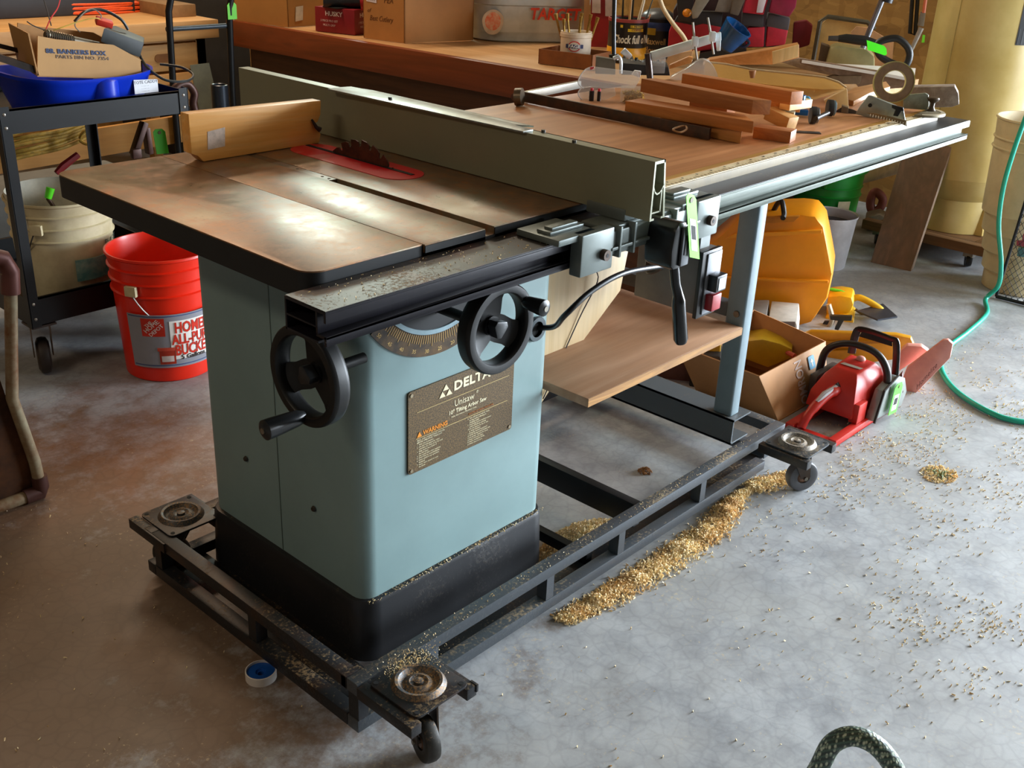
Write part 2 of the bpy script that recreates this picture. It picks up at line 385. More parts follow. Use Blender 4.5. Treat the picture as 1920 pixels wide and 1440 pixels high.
# front fence rails (black; right section coloured lighter to carry reflected daylight)
def rail(name, x0, x1, m, mt):
    y0, y1, zt, zb = -.0935, -.004, .829, .780
    # hollow extrusion open at the end: top plate, two lips with a groove between, inner web
    b = B(); b.box(x0, y0, zt-.004, x1, y1, zt).box(x0, y0, zt-.016, x1, y0+.005, zt-.0035)
    b.box(x0, y0+.018, zb+.012, x1, y0+.022, zt-.0035).box(x0, y0, zb, x1, y0+.005, zb+.014).box(x0, y0, zb+.010, x1, y0+.022, zb+.014)
    b.box(x0, y0+.018, zb, x1, y1, zb+.004).box(x0, y1-.004, zb, x1, y1, zt-.0035).box(x0, y0+.02, zb+.022, x1, y1-.003, zb+.025)
    r = part(name, b, m, saw, bevel=.0006)
    part('rail_top', B().box(x0+.001, y0+.0015, zt, x1-.001, y1-.001, zt+.0012), mt, saw)
rail('front_rail', -.045, .79, plain('#1d1b22', .34, .3, .2), dusty('#2c2826', '#a8865c', amt=.45, rough=.42, metal=.3, sc=160, rust='#4a3028'))
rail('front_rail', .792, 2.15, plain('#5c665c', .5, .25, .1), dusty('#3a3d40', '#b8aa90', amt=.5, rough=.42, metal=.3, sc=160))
part('rear_rail', B().box(.25, .742, .785, 2.10, .765, .835), BLK, saw)
# measuring tape strip
part('rule', B().box(.76, -.032, H-.001, 2.05, -.006, H+.0006), plain('#e4d8b8', .5, var=.1, alt='#c9b489'), saw, label='cream measuring tape along the rail')
part('rule_bed', B().box(.735, -.0345, .829, 2.07, -.004, H-.001), plain('#8a7a58', .5), saw)
b = B()
for i in range(100): b.box(.775+i*.0127, -.030, H+.0004, .7758+i*.0127, -.030+(.012 if i % 4 == 0 else .007), H+.0011)
part('graduation', b, plain('#4a4034', .6), saw)
for i in range(0, 24):
    text(str(i+2), .008, plane_fr((.79+i*.0508, -.013, H+.0004), (1, 0, 0), (0, 1, 0)), plain('#6a2a22' if i % 6 == 0 else '#4a4034', .6), saw, name='numeral')
# plywood extension table
EXT = wood('#c48a5c', '#ae754a', 0, 3.2, .40, '#9a6236')
part('extension_table', B().box(.735, -.0035, H-.030, 2.08, .735, H), EXT, saw, bevel=.001)
part('edge_strip', B().box(.735, -.0045, H-.030, 2.08, .012, H+.0012), wood('#b98a3e', '#a3752c', 0, 6, .5), saw)
# legs, beams and shelf
LEG = plain('#6d7f86', .42, var=.08); 
for y in (.0, .60): part('leg', B().prism(rrect(1.235, y, 1.275, y+.05, .006, 3), .21, .818), LEG, saw)
part('leg_brace', B().box(1.238, .05, .455, 1.268, .60, .487), plain('#4b5356', .45), saw)
for y in (.02, .62): b = B(); b.cyl((1.2345, y, .47), (1.231, y, .47), .008, seg=8); part('bolt', b, plain('#7a6f60', .4, .6), saw)
part('foot_beam', B().box(1.222, -.018, .145, 1.226, .66, .209).box(1.222, -.018, .205, 1.30, .66, .209).box(1.222, -.018, .145, 1.30, .66, .149), dusty('#4d5458', amt=.4), saw)
part('lower_shelf', B().box(.662, .0, .424, 1.232, .60, .443), wood('#c39a7a', '#b68a68', 0, 3, .5, '#a77c58'), saw, bevel=.001)
part('shelf_edge', B().box(.662, -.0012, .4245, 1.2325, .0, .4425), wood('#b07f3c', '#8c5f28', 0, 12, .6), saw)
# plywood motor cover beside the cabinet
PLY = wood('#d9c298', '#cdb284', 2, 4, .5, '#c2a474')
mc = [(0.737, 0.642), (1.033, 0.621), (1.016, 0.53), (0.878, 0.431), (0.761, 0.331)]
part('motor_cover', B().prism(mc, .20, .212, lambda x, z, y: (x, y, z)), PLY, saw, bevel=.001, label='pale plywood panel beside the cabinet')
part('motor_cover_side', B().box(.842, .24, .443, .854, .56, .80), wood('#c9a077', '#ba8f64', 2, 4, .5), saw)
for q in ((1118, 520), (1080, 600), (1050, 665), (1095, 540)): pass
b = B(); b.tube(curve([(0.853, 0.196, 0.629), (0.916, 0.19, 0.588), (0.865, 0.196, 0.499), (0.761, 0.197, 0.341)], 6), .0014, 6); part('pull_cord', b, plain('#2c2430', .6), saw)
# power cord and grommet
b = B(); b.lathe([(.016, 0), (.024, 0), (.026, .003), (.024, .007), (.016, .007)], (.600, .0935, .580), 24, Matrix.Rotation(PI/2, 3, 'X')); part('grommet', b, plain('#50585c', .4, .4), saw)
b = B(); b.cyl((.600, .094, .580), (.600, .0935, .580), .020, seg=20); part('cord_hole', b, plain('#060606', .9), saw)
b = B(); b.tube(curve([(.604, .12, .575), (.612, .06, .590), (0.573, 0, 0.642), (0.634, -0.01, 0.677), (0.73, -0.01, 0.69), (0.87, 0, 0.67), (.90, .05, .64), (.955, .09, .66)], 8), .0055, 10); part('power_cord', b, BLK, saw)
# switch box under the rail
sb = part('switch_box', B().box(.962, -.030, .552, 1.025, .125, .690), plain('#6f6a66', .45, .3, .15), saw, bevel=.004)
part('switch_hanger', B().box(.975, -.02, .690, 1.01, .02, .782), GREY, saw)
part('switch_plate', B().box(.958, -.040, .545, 1.030, -.030, .690), plain('#1a1b1c', .4), sb, bevel=.002)
part('switch_face', B().box(.974, -.0435, .552, 1.026, -.040, .684), plain('#8c9096', .35, .4), sb, bevel=.001)
part('start_button', B().box(.982, -.066, .604, 1.020, -.043, .640), plain('#1c1c1e', .4), sb, bevel=.003)
part('start_face', B().box(.988, -.0675, .609, 1.014, -.066, .635), plain('#c7d4da', .4), sb)
part('stop_button', B().box(.980, -.062, .562, 1.014, -.043, .598), plain('#a31c26', .4), sb, bevel=.003, label='dark red stop button')
# handwheels
def handwheel(c, axis, R, crank_ang, kind):
    M = Matrix.Rotation(PI/2, 3, 'X') if axis == 'y' else Matrix.Rotation(-PI/2, 3, 'Y')
    c = Vector(c)  # local z points away from the cabinet
    hw = B(); prof = []
    for i in range(14):
        a = 2*PI*(i+.5)/14; ca, sa = math.cos(a), math.sin(a); prof.append((R-.0095+.0095*math.copysign(abs(ca)**.5, ca), .0155*math.copysign(abs(sa)**.5, sa)))
    hw.lathe(prof+[prof[0]], c, 56, M)
    w_ = part('handwheel', hw, plain('#131313', .45, .1, .3, 60), saw)
    # dished web with three openings: three broad spokes
    for k in range(3):
        a = crank_ang+2*PI*k/3; sp = B(); ps = []
        for r, hw_, z in ((.004, .022, -.016), (R*.3, .0245, -.015), (R*.55, .0225, -.011), (R*.72, .025, -.007), (R-.018, .037, -.003)):
            ps.append([c+M@Vector((r*math.cos(a)-q*math.sin(a), r*math.sin(a)+q*math.cos(a), z+dz)) for q, dz in ((-hw_, -.003), (hw_, -.003), (hw_, .003), (-hw_, .003))])
        sp.ring(ps); part('spoke', sp, plain('#101010', .45, .1, .3, 60), w_)
    hb = B(); hb.cyl(c+M@Vector((0, 0, -.055)), c+M@Vector((0, 0, -.008)), .017, .017, 20); part('hub', hb, BLK, w_)
    kn = B(); kn.prism([(.017*math.cos(2*PI*i/3+.3+d), .017*math.sin(2*PI*i/3+.3+d)) for i in range(3) for d in (-.3, .3)], -.004, .014, lambda x, y, z: c+M@Vector((x, y, z-.002)))
    part('lock_knob', kn, plain('#242628', .35), w_, bevel=.002)
    hd = Vector((math.cos(crank_ang+PI/3), math.sin(crank_ang+PI/3), 0))*(R-.013)
    cr = B(); p = [c+M@(hd+Vector((0, 0, z))) for z in ((.008, .018, .026, .070, .082, .086) if kind else (.008, .014, .020, .046, .054, .057))]
    cr.tube(p, [q_*(1 if kind else .85) for q_ in (.008, .012, .0135, .0165, .0165, .009)], 18); part('crank_handle', cr, plain('#202224', .28), w_)
    ct = B(); ct.cyl(c+M@(hd+Vector((0, 0, .0855 if kind else .0565))), c+M@(hd+Vector((0, 0, .0875 if kind else .0585))), .005, seg=10); part('handle_screw', ct, plain('#9a9488', .35, .8), w_)
handwheel((.344, -.040, .690), 'y', .079, .55-PI/3, 0)
handwheel((.060, .088, .648), 'x', .084, PI-PI/3-.1, 1)
for p_, q_ in (((.342, -.0, .687), (.342, .1, .687)), ((.12, .088, .645), (.17, .088, .645))): part('handwheel_shaft', B().cyl(p_, q_, .009), plain('#1c1c1c', .45, .4), saw)
# tilt scale on the cabinet front: arched opening, graduated brass-black arc
fr = lambda u, v, w: Vector((.345+u, .0948-w, .800+v))
def arcpoly(r0, r1, a0, a1, n=32): return [(r1*math.cos(a0+(a1-a0)*i/n), r1*math.sin(a0+(a1-a0)*i/n)) for i in range(n+1)]+[(r0*math.cos(a1-(a1-a0)*i/n), r0*math.sin(a1-(a1-a0)*i/n)) for i in range(n+1)]
A0, A1 = math.radians(218), math.radians(322)
part('tilt_opening', B().prism([(.150*math.cos(a), .150*math.sin(a)) for a in [math.radians(205+130*i/24) for i in range(25)]], 0, .0012, fr), plain('#0a0a0b', .7), saw)
part('tilt_rim', B().prism(arcpoly(.150, .158, A0, A1), 0, .004, fr), plain('#8fa6ae', .35, .3), saw)
sc_ = part('angle_scale', B().prism(arcpoly(.158, .198, A0, A1), 0, .002, fr), plain('#2c2218', .4, .3, .3, 40, alt='#5a4325'), saw)
b = B()
for i in range(58):
    a = A0+(A1-A0)*(i+.5)/58; l = .180 if i % 5 == 0 else .175; ca, sa = math.cos(a), math.sin(a)
    b.prism([(.160*ca-.0006*sa, .160*sa+.0006*ca), (.160*ca+.0006*sa, .160*sa-.0006*ca), (l*ca+.0006*sa, l*sa-.0006*ca), (l*ca-.0006*sa, l*sa+.0006*ca)], .0018, .0026, fr)
part('graduation', b, plain('#c9a05e', .4), sc_)
for i, n_ in enumerate(('50', '45', '40', '35', '30', '25', '20', '15', '10', '5', '0')):
    a = A0+(A1-A0)*(i+.5)/11; ca, sa = math.cos(a), math.sin(a); ro = a+PI/2
    text(n_, .010, lambda u, v, w, ca=ca, sa=sa, ro=ro: fr(.189*ca+u*math.cos(ro)-v*math.sin(ro), .189*sa+u*math.sin(ro)+v*math.cos(ro), .002+w), plain('#d9b46c', .4), sc_, name='numeral')
# name plate
BP = Vector((.270, .0935, .385)); bw, bh = .272, .163
pfr = lambda u, v, w: Vector((BP.x+u, BP.y-w, BP.z+v))
bd = part('name_plate', B().prism(rrect(0, 0, bw, bh, .006, 4), -.0015, .0018, pfr), plain('#2b2317', .45, .15, .35, 420, alt='#7a6038'), saw, label='black and gold name plate')
CR, OR = plain('#e8dcb8', .45), plain('#e08a1e', .45)
def ptxt(s_, x, y, sz, m=CR, al='LEFT', **k): text(s_, sz, lambda u, v, w: pfr(x+u, y+v, .0022+w), m, bd, align=al, **k)
ptxt('DELTA', .110, .141, .025, sx=1.22, off=.0008, sp=1.05)
for tx, ty in ((.086, .131), (.0775, .1295), (.0945, .1295)): pass
b = B()
for tx, ty in ((.090, .1415), (.0815, .1295), (.0985, .1295)): b.prism([(tx-.0078, ty-.0005), (tx+.0078, ty-.0005), (tx, ty+.011)], .002, .0028, pfr)
part('logo', b, CR, bd)
b = B().box(0, 0, 0, 0, 0, 0) if False else B()
for x0, x1, y_ in ((.02, .258, .1185), (.018, .256, .0665)): b.prism([(x0, y_), (x1, y_), (x1, y_+.0009), (x0, y_+.0009)], .002, .0028, pfr)
part('rule_line', b, plain('#c9b078', .45), bd)
ptxt('Unisaw', .112, .106, .0185, sx=.95); text('®', .008, lambda u, v, w: pfr(.172+u, .112+v, .0022+w), CR, bd)
ptxt('10" Tilting Arbor Saw', .098, .0905, .0112, off=.0002)
ptxt('Delta International Machinery Corp.', .105, .0815, .0045)
ptxt('WARNING', .035, .0735, .0125, OR, off=.0004); 
b = B(); b.prism([(.020, .069), (.032, .069), (.026, .0795)], .002, .0027, pfr); part('warning_sign', b, OR, bd)
ptxt('!', .026, .0738, .009, plain('#2b2317', .5), 'CENTER')
ptxt('INSTRUCTION MANUAL', .150, .0720, .0062, plain('#b0703a', .5))
L1 = ['READ AND UNDERSTAND MANUAL', 'BEFORE OPERATING TABLE SAW', '1  Wear eye protection.', '2  Use saw blade guard for every', '    operation for which it can be used.', '3  Keep hands out of path of', '    the saw blade.', '4  Use a push stick when required.', '5  Know how to avoid kickbacks.', '6  Never perform any operation', '    freehand.', '7  Never reach around or over', '    the blade.']
L2 = ['8  Turn off tool and wait for blade', '    to stop before adjusting or', '    changing setups.', '9  Disconnect power and turn motor', '    switch off before servicing.', '10 Do not expose to rain or use', '    in damp locations.', '11 Properly connect to ground.', '12 Check damaged parts before use.', '13 Use proper support for work.', '14 Keep work area clean.', '15 Secure workpiece firmly.', '16 Never stand on tool.']
for i, s_ in enumerate(L1): ptxt(s_, .020, .0625-i*.0045, .0042)
for i, s_ in enumerate(L2): ptxt(s_, .148, .0625-i*.0045, .0042)
for q in ((.007, .007), (bw-.007, .007), (.007, bh-.007), (bw-.007, bh-.007)):
    c_ = pfr(q[0], q[1], .0015); part('rivet', B().cyl(c_, c_+Vector((0, -.002, 0)), .0035, seg=10), plain('#a89a80', .35, .8), bd)
# sawdust caught on the plinth and rail
# ------------------------------------------------------------------ rip fence (slides along the rail)
FX = .587
fe = thing('rip_fence', 'long grey aluminium rip fence lying across the saw top, clamped to the front rail', 'fence', (.61, .4, H))
FEN = plain('#86866f', .4, .25, .05, 4)
y0, y1 = -.155, 1.014; z0, z1 = H+.0015, H+.102
# extrusion profile in x-z: vertical working face left, sloped back, hollow
prof = [(0, 0), (.010, 0), (.010, .004), (.004, .004), (.004, .046), (.008, .040), (.016, .036), (.024, .040), (.029, .048), (.032, .048), (.037, .004), (.030, .004), (.030, 0), (.043, 0), (.033, .094), (.030, .1005), (0, .1005)]
inner = [(.004, .060), (.010, .055), (.020, .055), (.0305, .066), (.0285, .090), (.026, .0955), (.004, .0955)]
b = B()
outer2 = [(0, 0), (.010, 0), (.010, .004), (.0042, .004), (.0042, .1), (0, .1005)]
ff = lambda x, z, y: (FX+x, y, z0+z)
b.prism([(0, 0), (.0042, 0), (.0042, .1005), (0, .1005)], y0, y1, ff)
b.prism([(.0038, .0955), (.030, .0955), (.030, .1005), (.0038, .1005)], y0, y1, ff)
b.prism([(.026, .1005), (.030, .1005), (.043, .0), (.038, .0)], y0, y1, ff)
b.prism([(.004, .0), (.012, .0), (.012, .0035), (.004, .0035)], y0, y1, ff).prism([(.032, 0), (.0385, 0), (.038, .0035), (.032, .0035)], y0, y1, ff)
cv = [(.004, .058), (.008, .050), (.014, .046), (.021, .047), (.027, .052), (.0325, .060)]
b.prism(cv+[(x, z-.003) for x, z in cv[::-1]], y0, y1, ff)
b.prism([(.026, .012), (.029, .012), (.029, .050), (.026, .052)], y0, y1, ff)
b.prism([(.004, .012), (.028, .012), (.028, .0145), (.004, .0145)], y0, y1, ff)
fb = part('fence_body', b, FEN, fe)
part('fence_core', B().prism([(.0042, .0955), (.0042, .060), (.008, .053), (.014, .049), (.021, .050), (.0265, .055), (.0315, .062), (.0265, .0955)], y0+.05, y1-.02, ff), plain('#a9744e', .6), fb)
# auxiliary grey strip on top
b = B(); pts = [(-.021, .665), (.005, .668), (.038, .66), (.040, .63), (.047, .60), (.045, .15), (.034, .165), (.024, .178), (.018, .128), (-.008, .128), (-.009, .14)]
part('fence_cap', B().prism([(FX+x, y) for x, y in pts], z1, z1+.0035), plain('#8b9290', .35, .5, .25, 25, alt='#6f6a5e'), fe, bevel=.0006, label='scuffed thin grey strip on top of the fence')
for x_, y_, z_ in ((FX+.026, .11, z1), (FX+.006, .50, z1+.003), (FX+.004, .02, z1)): part('screw', B().cyl((x_, y_, z_), (x_, y_, z_+.005), .004, seg=8), plain('#4c4a44', .4, .7), fe)
# cast head riding on the rail
CAST = plain('#6f7875', .36, .35, .12, 12)
def blk(name, x0, x1, ya, yb, za, zb, m=CAST, bv=.004, par=None): return part(name, B().box(x0, ya, za, x1, yb, zb), m, par or fe, bevel=bv)
hd = part('fence_head', B().box(.405, -.112, .8305, .505, -.020, .842).box(.455, -.120, .770, .540, -.095, .842).box(.54, -.116, .790, .80, -.096, .832).box(.535, -.110, .8305, .81, -.05, .838)
          .box(.79, -.120, .768, .865, -.095, .842).box(.75, -.112, .8305, .862, -.015, .842), CAST, fe, bevel=.0035)
part('clamp_pad', B().box(.415, -.085, .842, .50, -.055, .8475).box(.425, -.080, .847, .49, -.062, .852), CAST, hd, bevel=.002)
part('clamp_pad', B().box(.76, -.085, .842, .84, -.045, .848).box(.765, -.08, .848, .82, -.06, .853), CAST, hd, bevel=.002)
for x in (.552, .592, .655, .715, .765): part('rib', B().box(x, -.124, .786, x+.006, -.095, .840), CAST, hd, bevel=.002)
part('rib', B().box(.535, -.122, .800, .80, -.098, .806), CAST, hd, bevel=.002)
for x, z in ((.512, .800), (.832, .800)):
    b = B(); b.cyl((x, -.120, z), (x, -.130, z), .0095, seg=14); part('bolt', b, plain('#4a3a2e', .5, .5), hd)
    b = B(); b.cyl((x, -.1302, z), (x, -.1305, z), .004, seg=6); part('hex_socket', b, plain('#0c0a08', .7), hd)
blk('fence_bracket', .585, .645, -.105, -.02, .838, H+.012)
# black clamp handle hanging down
b = B(); q = []
b.prism([(.642, .762), (.650, .754), (.673, .754), (.678, .775), (.678, .836), (.656, .840), (.644, .826), (.639, .79)], -.172, -.112, lambda x, z, y: (x, y, z))
cb = part('clamp_lever', b, plain('#131415', .28), fe, bevel=.006)
part('lever_yoke', B().box(.661, -.178, .760, .684, -.172, .830), plain('#606468', .35, .5), cb, bevel=.002)
part('lever_slot', B().box(.667, -.1795, .780, .677, -.1778, .815), plain('#0a0a0a', .6), cb)
b = B(); b.tube([(.668, -.158, .765), (.676, -.162, .722), (.684, -.165, .700), (.686, -.166, .690), (.687, -.1665, .680), (.701, -.170, .612), (.703, -.171, .604)], [.009, .009, .0095, .012, .0125, .0135, .010], 18)
part('lever_grip', b, plain('#101112', .16), cb)
b = B(); b.tube([(.648, -.02, H+.02), (.668, -.05, H+.045), (.675, -.06, H+.052)], [.010, .010, .009], 10); part('lock_knob', b, plain('#121314', .3), fe)
part('cursor', B().box(.668, -.05, H+.003, .76, -.008, H+.007), glass('#e8ece8', .08, .35), fe)
part('cursor_arrow', B().prism([(.675, -.03), (.735, -.045), (.74, -.02), (.69, -.012)], H+.007, H+.011), plain('#26282a', .4), fe)
hangtag('price_tag', 'bright green price tag hanging from the rip fence clamp lever', (0.696, -0.182, 0.77), (.95, 0, -.31), (-.28, 0, .96), .034, .125)

# ================================================================== rolling base under the saw
T = .133
base = thing('mobile_base', 'black welded steel rolling base with four corner casters under the table saw', 'mobile base', (.74, .28, 0))
def bar(x0, y0, x1, y1, z0, z1, m=FRM): return part('rail', B().box(x0, y0, z0, x1, y1, z1), m, base, bevel=.0015)
bar(.034, -.042, 1.45, -.014, .108, T, FRMR); bar(.034, -.042, 1.37, -.014, .030, .055, FRMR)
bar(.034, -.013, .062, .600, .108, T); bar(.034, -.013, .062, .600, .030, .055)
bar(.034, .601, 1.45, .629, .108, T); bar(.034, .601, 1.45, .629, .030, .055)
bar(1.418, -.013, 1.45, .600, .108, T, FRMR); bar(1.418, -.013, 1.45, .600, .030, .055, FRMR)
bar(.845, -.013, .868, .600, .072, .130, plain('#121314', .45, .3)); bar(.070, -.012, 1.416, .04, .030, .034); bar(.064, .036, .15, .60, .030, .034)
bar(.70, .0, .72, .60, .035, .06, plain('#121314', .45, .3))
for x in (.20, .52, .755, 1.07): part('spacer', B().box(x, -.041, .0555, x+.022, -.016, .1075), FRMR, base)
for x in (.036,): part('spacer', B().box(x, -.0415, .0555, x+.022, -.016, .1075), FRM, base)
for y in (.25, .575): part('spacer', B().box(.036, y, .0555, .060, y+.024, .1075), FRM, base)
def caster(cx, cy, ydir, wheel_ang, xo, visible=True):
    """stamped square plate with raised bearing rings over a swivel wheel"""
    x0, x1 = xo
    ya, yb = (cy-.067, cy+.067)
    for xa in (x0, x1-.022): part('outrigger', B().box(xa, min(ya, yb), .110, xa+.022, max(ya, yb), T-.001), FRM, base, bevel=.001)
    ye = ya if ydir < 0 else yb-.004
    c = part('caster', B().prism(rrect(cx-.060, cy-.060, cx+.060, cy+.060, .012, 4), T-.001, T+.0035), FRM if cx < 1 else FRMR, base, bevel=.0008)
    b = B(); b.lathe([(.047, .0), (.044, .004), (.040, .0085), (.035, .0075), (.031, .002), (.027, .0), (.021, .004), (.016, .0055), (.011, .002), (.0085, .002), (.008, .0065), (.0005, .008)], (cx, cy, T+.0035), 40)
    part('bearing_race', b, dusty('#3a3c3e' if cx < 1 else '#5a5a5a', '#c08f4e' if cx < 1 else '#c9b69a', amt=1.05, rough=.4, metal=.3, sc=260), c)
    for i, (dx, dy) in enumerate(((-.05, -.05), (.05, -.05), (-.05, .05), (.05, .05))):
        part('bolt_hole', B().cyl((cx+dx, cy+dy, T+.003), (cx+dx, cy+dy, T+.0042), .0045, seg=12), plain('#0b0b0b', .8), c)
    d = Vector((math.cos(wheel_ang), math.sin(wheel_ang), 0)); s_ = Vector((-d.y, d.x, 0)); wc = Vector((cx, cy, .0))+d*.028+Vector((0, 0, .041))
    f = B()
    for k in (-1, 1):
        o = s_*.0175*k; f.ring([[Vector((cx, cy, T-.006))+o+d*a+s_*q*k for a, q in ((-.028, 0), (.032, 0), (.032, .003), (-.028, .003))], [wc+o+Vector((0, 0, .0))+d*a+s_*q*k for a, q in ((-.012, 0), (.012, 0), (.012, .003), (-.012, .003))]])
        part('fork', f, plain('#3a3430', .45, .5, alt='#55402c'), c); f = B()
    part('swivel', B().cyl((cx, cy, T-.012), (cx, cy, T-.001), .030, .034, 24), plain('#2c2a28', .45, .5), c)
    Mw = Matrix((d, Vector((0, 0, 1)), s_)).transposed()
    b = B(); b.lathe([(.018, -.012), (.034, -.014), (.0385, -.012), (.041, -.006), (.041, .006), (.0385, .012), (.034, .014), (.018, .012), (.018, -.012)], wc, 36, Mw)
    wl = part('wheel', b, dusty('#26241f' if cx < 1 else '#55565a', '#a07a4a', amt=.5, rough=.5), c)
    part('wheel_hub', B().lathe([(.001, -.010), (.012, -.012), (.018, -.008), (.018, .008), (.012, .012), (.001, .010)], wc, 24, Mw), plain('#6a4a34', .5, .3), wl)
    part('axle', B().cyl(wc-s_*.024, wc+s_*.024, .005, seg=10), plain('#8a8478', .35, .8), c)
caster(.108, -.112, -1, -1.9, (.030, .178)); caster(.112, .612+.004, 1, 2.2, (.030, .178)); caster(1.372, -.118, -1, -.55, (1.302, 1.45)); caster(1.372, .70, 1, 1.2, (1.302, 1.45))
part('caster_lip', B().box(.176, -.181, .118, .180, -.165, T), FRM, base)
part('threshold_strip', B().box(.034, -.012, .1085, .062, -.0, .134), FRM, base)
# ================================================================== things lying by the base
t = thing('tape_roll', 'small white roll of thread tape with a blue centre on the floor', 'tape roll', (.022, .222, 0))
c = (.022, .222, 0)
part('spool_rim', B().lathe([(.024, 0), (.0285, 0), (.0285, .017), (.0265, .0175), (.0262, .002), (.024, 0)], c, 36), plain('#dcd6d0', .4, var=.05), t)
part('spool', B().lathe([(.006, .0005), (.026, .0005), (.026, .0125), (.010, .0125), (.0085, .0085), (.006, .0085), (.006, .0005)], c, 32), plain('#1450a8', .35), t, label='blue centre')
# sawdust: ridge along the base, heap behind it and chips spread over the floor
def chips(name, fn, n, label, size, cols, heap=None):
    bm = bmesh.new()
    for i in range(n):
        p = fn(i)
        if p is None: continue
        x, y, z = p; s_ = size*random.uniform(.5, 1.6); R = Euler((random.uniform(0, 6), random.uniform(0, 6), random.uniform(0, 6))).to_matrix()
        a = [Vector((x, y, z+s_*.35))+R@Vector(q)*s_ for q in ((-.8, -.3, 0), (.8, -.25, .15), (.9, .3, 0), (-.7, .35, .2), (0, 0, .45))]
        v = [bm.verts.new(q) for q in a]
        for f in ((0, 1, 4), (1, 2, 4), (2, 3, 4), (3, 0, 4), (3, 2, 1, 0)): bm.faces.new([v[k] for k in f])
    if heap: heap(bm)
    b = B(); b.bm = bm; s = N('mat_sawdust_'+name); v = s.co(); f = s.noise(v, 120, 3, .7); g = s.noise(v, 9, 3)
    c = s.ramp(f, [(.3, cols[0]), (.5, cols[1]), (.7, cols[2])]); c = s.mix(s.ramp(g, [(.45, 0.), (.7, .6)]), c, cols[3]); s.set(c, .95); s.b.inputs['Specular IOR Level'].default_value = .1; s.b.inputs['Subsurface Weight'].default_value = .25; s.b.inputs['Subsurface Radius'].default_value = (.01, .008, .005)
    return solo(name, b, s.m, label, 'sawdust', kind='stuff', flat=True)
CH = ('#d9b478', '#f3dcae', '#fff0cc', '#dcae74')
def ridge_path(t):
    p = [(.55, -.060), (.66, -.075), (.80, -.085), (.95, -.088), (1.08, -.085), (1.18, -.060), (1.26, -.045), (1.36, -.060), (1.46, -.10)]
    k = min(int(t*8), 7); f = t*8-k; return tuple(p[k][i]+(p[k+1][i]-p[k][i])*f for i in (0, 1))
def ridge(i):
    t = random.random(); x, y = ridge_path(t); wdt = .010+.022*math.sin(PI*min(1, t*1.25+.05))**.6+(.018 if t > .8 else 0); q = random.gauss(0, .55)
    h = (.004+.018*math.sin(PI*min(1, t*1.1))**.7)*max(0, 1-(q*q)/1.6)*(.65+.7*noise.noise(Vector((x*30, y*30, 0))))
    return (x+random.gauss(0, .004), y+q*wdt, max(0, h*random.uniform(.5, 1)))
chips('sawdust_ridge', ridge, 13000, 'ridge of pale sawdust along the front rail of the rolling base', .0042, CH)
def heapf(i):
    a, r = random.uniform(0, 2*PI), random.random()**.6; x = .80+.14*r*math.cos(a); y = .075+.085*r*math.sin(a)
    return (x, y, max(0, .038*(1-r)**.8*random.uniform(.55, 1)))
chips('sawdust_heap', heapf, 3800, 'heap of pale sawdust on the floor inside the rolling base', .0045, CH)
def spread(i):
    if i < 4600: x = random.gauss(2.05, .42); y = random.gauss(-.36, .20)
    elif i < 5400: x = random.uniform(.2, 3.2); y = random.uniform(-.9, .0)
    elif i < 6100: x = random.gauss(1.10, .10); y = random.gauss(-.66, .07)
    elif i < 6700: x = random.gauss(1.60, .30); y = random.gauss(-.15, .05)
    else: x = random.gauss(-.05, .4); y = random.gauss(1.1, .5)
    n_ = noise.noise(Vector((x*7, y*7, 3)))
    if n_ < random.uniform(-.35, .25) or (y > -.05 and x > .03 and x < 1.5): return None
    if x < .3 and y < -.2: return None
    return (x, y, 0)
chips('sawdust_scatter', spread, 7400, 'loose sawdust chips scattered over the concrete floor in front of the chainsaw', .0032, ('#d0b07c', '#ecd4a4', '#faeccb', '#c8a470'))
def onbase(i):
    k = i % 5
    if k == 0: return (random.uniform(.1, 1.4), random.uniform(-.041, -.016), T)
    if k == 1: return (random.uniform(.08, .172), random.gauss(-.075, .02), T+.003)
    if k == 2: return (random.uniform(.17, .655), random.uniform(.082, .094), .159)
    if k == 3: return (random.uniform(-.03, .45), random.uniform(-.09, -.01), .830)
    return (random.gauss(.14, .03), random.gauss(-.06, .012), T+.003)
def onbase2(i):
    p = onbase(i)
    if i % 5 == 3 and random.random() < .4: return None
    return p
chips('sawdust_on_base', onbase2, 1600, 'fine sawdust caught on top of the black rolling base and front rail', .0016, CH)
g = thing('grass_sprig', 'dried green grass sprig in a clump of sawdust on the concrete floor', 'grass', (1.737, -0.353, 0))
gx = W[g].inverted().translation
for i in range(14):
    a = random.uniform(0, 2*PI); l = random.uniform(.015, .045); c = gx+Vector((random.gauss(0, .008), random.gauss(0, .008), .002))
    part('grass_blade', B().tube([c, c+Vector((math.cos(a)*l*.5, math.sin(a)*l*.5, .006)), c+Vector((math.cos(a)*l, math.sin(a)*l, .001))], [.0016, .0014, .0004], 5), plain('#7c8a55', .7), g)
def clump(i): r = random.random()**.5*.055; a = random.uniform(0, 2*PI); return (gx.x+r*math.cos(a), gx.y+r*math.sin(a)*.8, .004*(1-r/.055))
chips('sawdust_clump', clump, 420, 'small clump of sawdust around the dried grass sprig', .0036, CH)
def tuft(i): r = random.random()**.7*.018; a = random.uniform(0, 2*PI); return (1.00+r*math.cos(a)+.18, .19+r*math.sin(a), .010*(1-r/.018))
chips('shaving_tuft', tuft, 160, 'small brown tuft of shavings on the floor under the extension table', .0035, ('#8a5f3a', '#a87a50', '#c59a70', '#7a5030'))

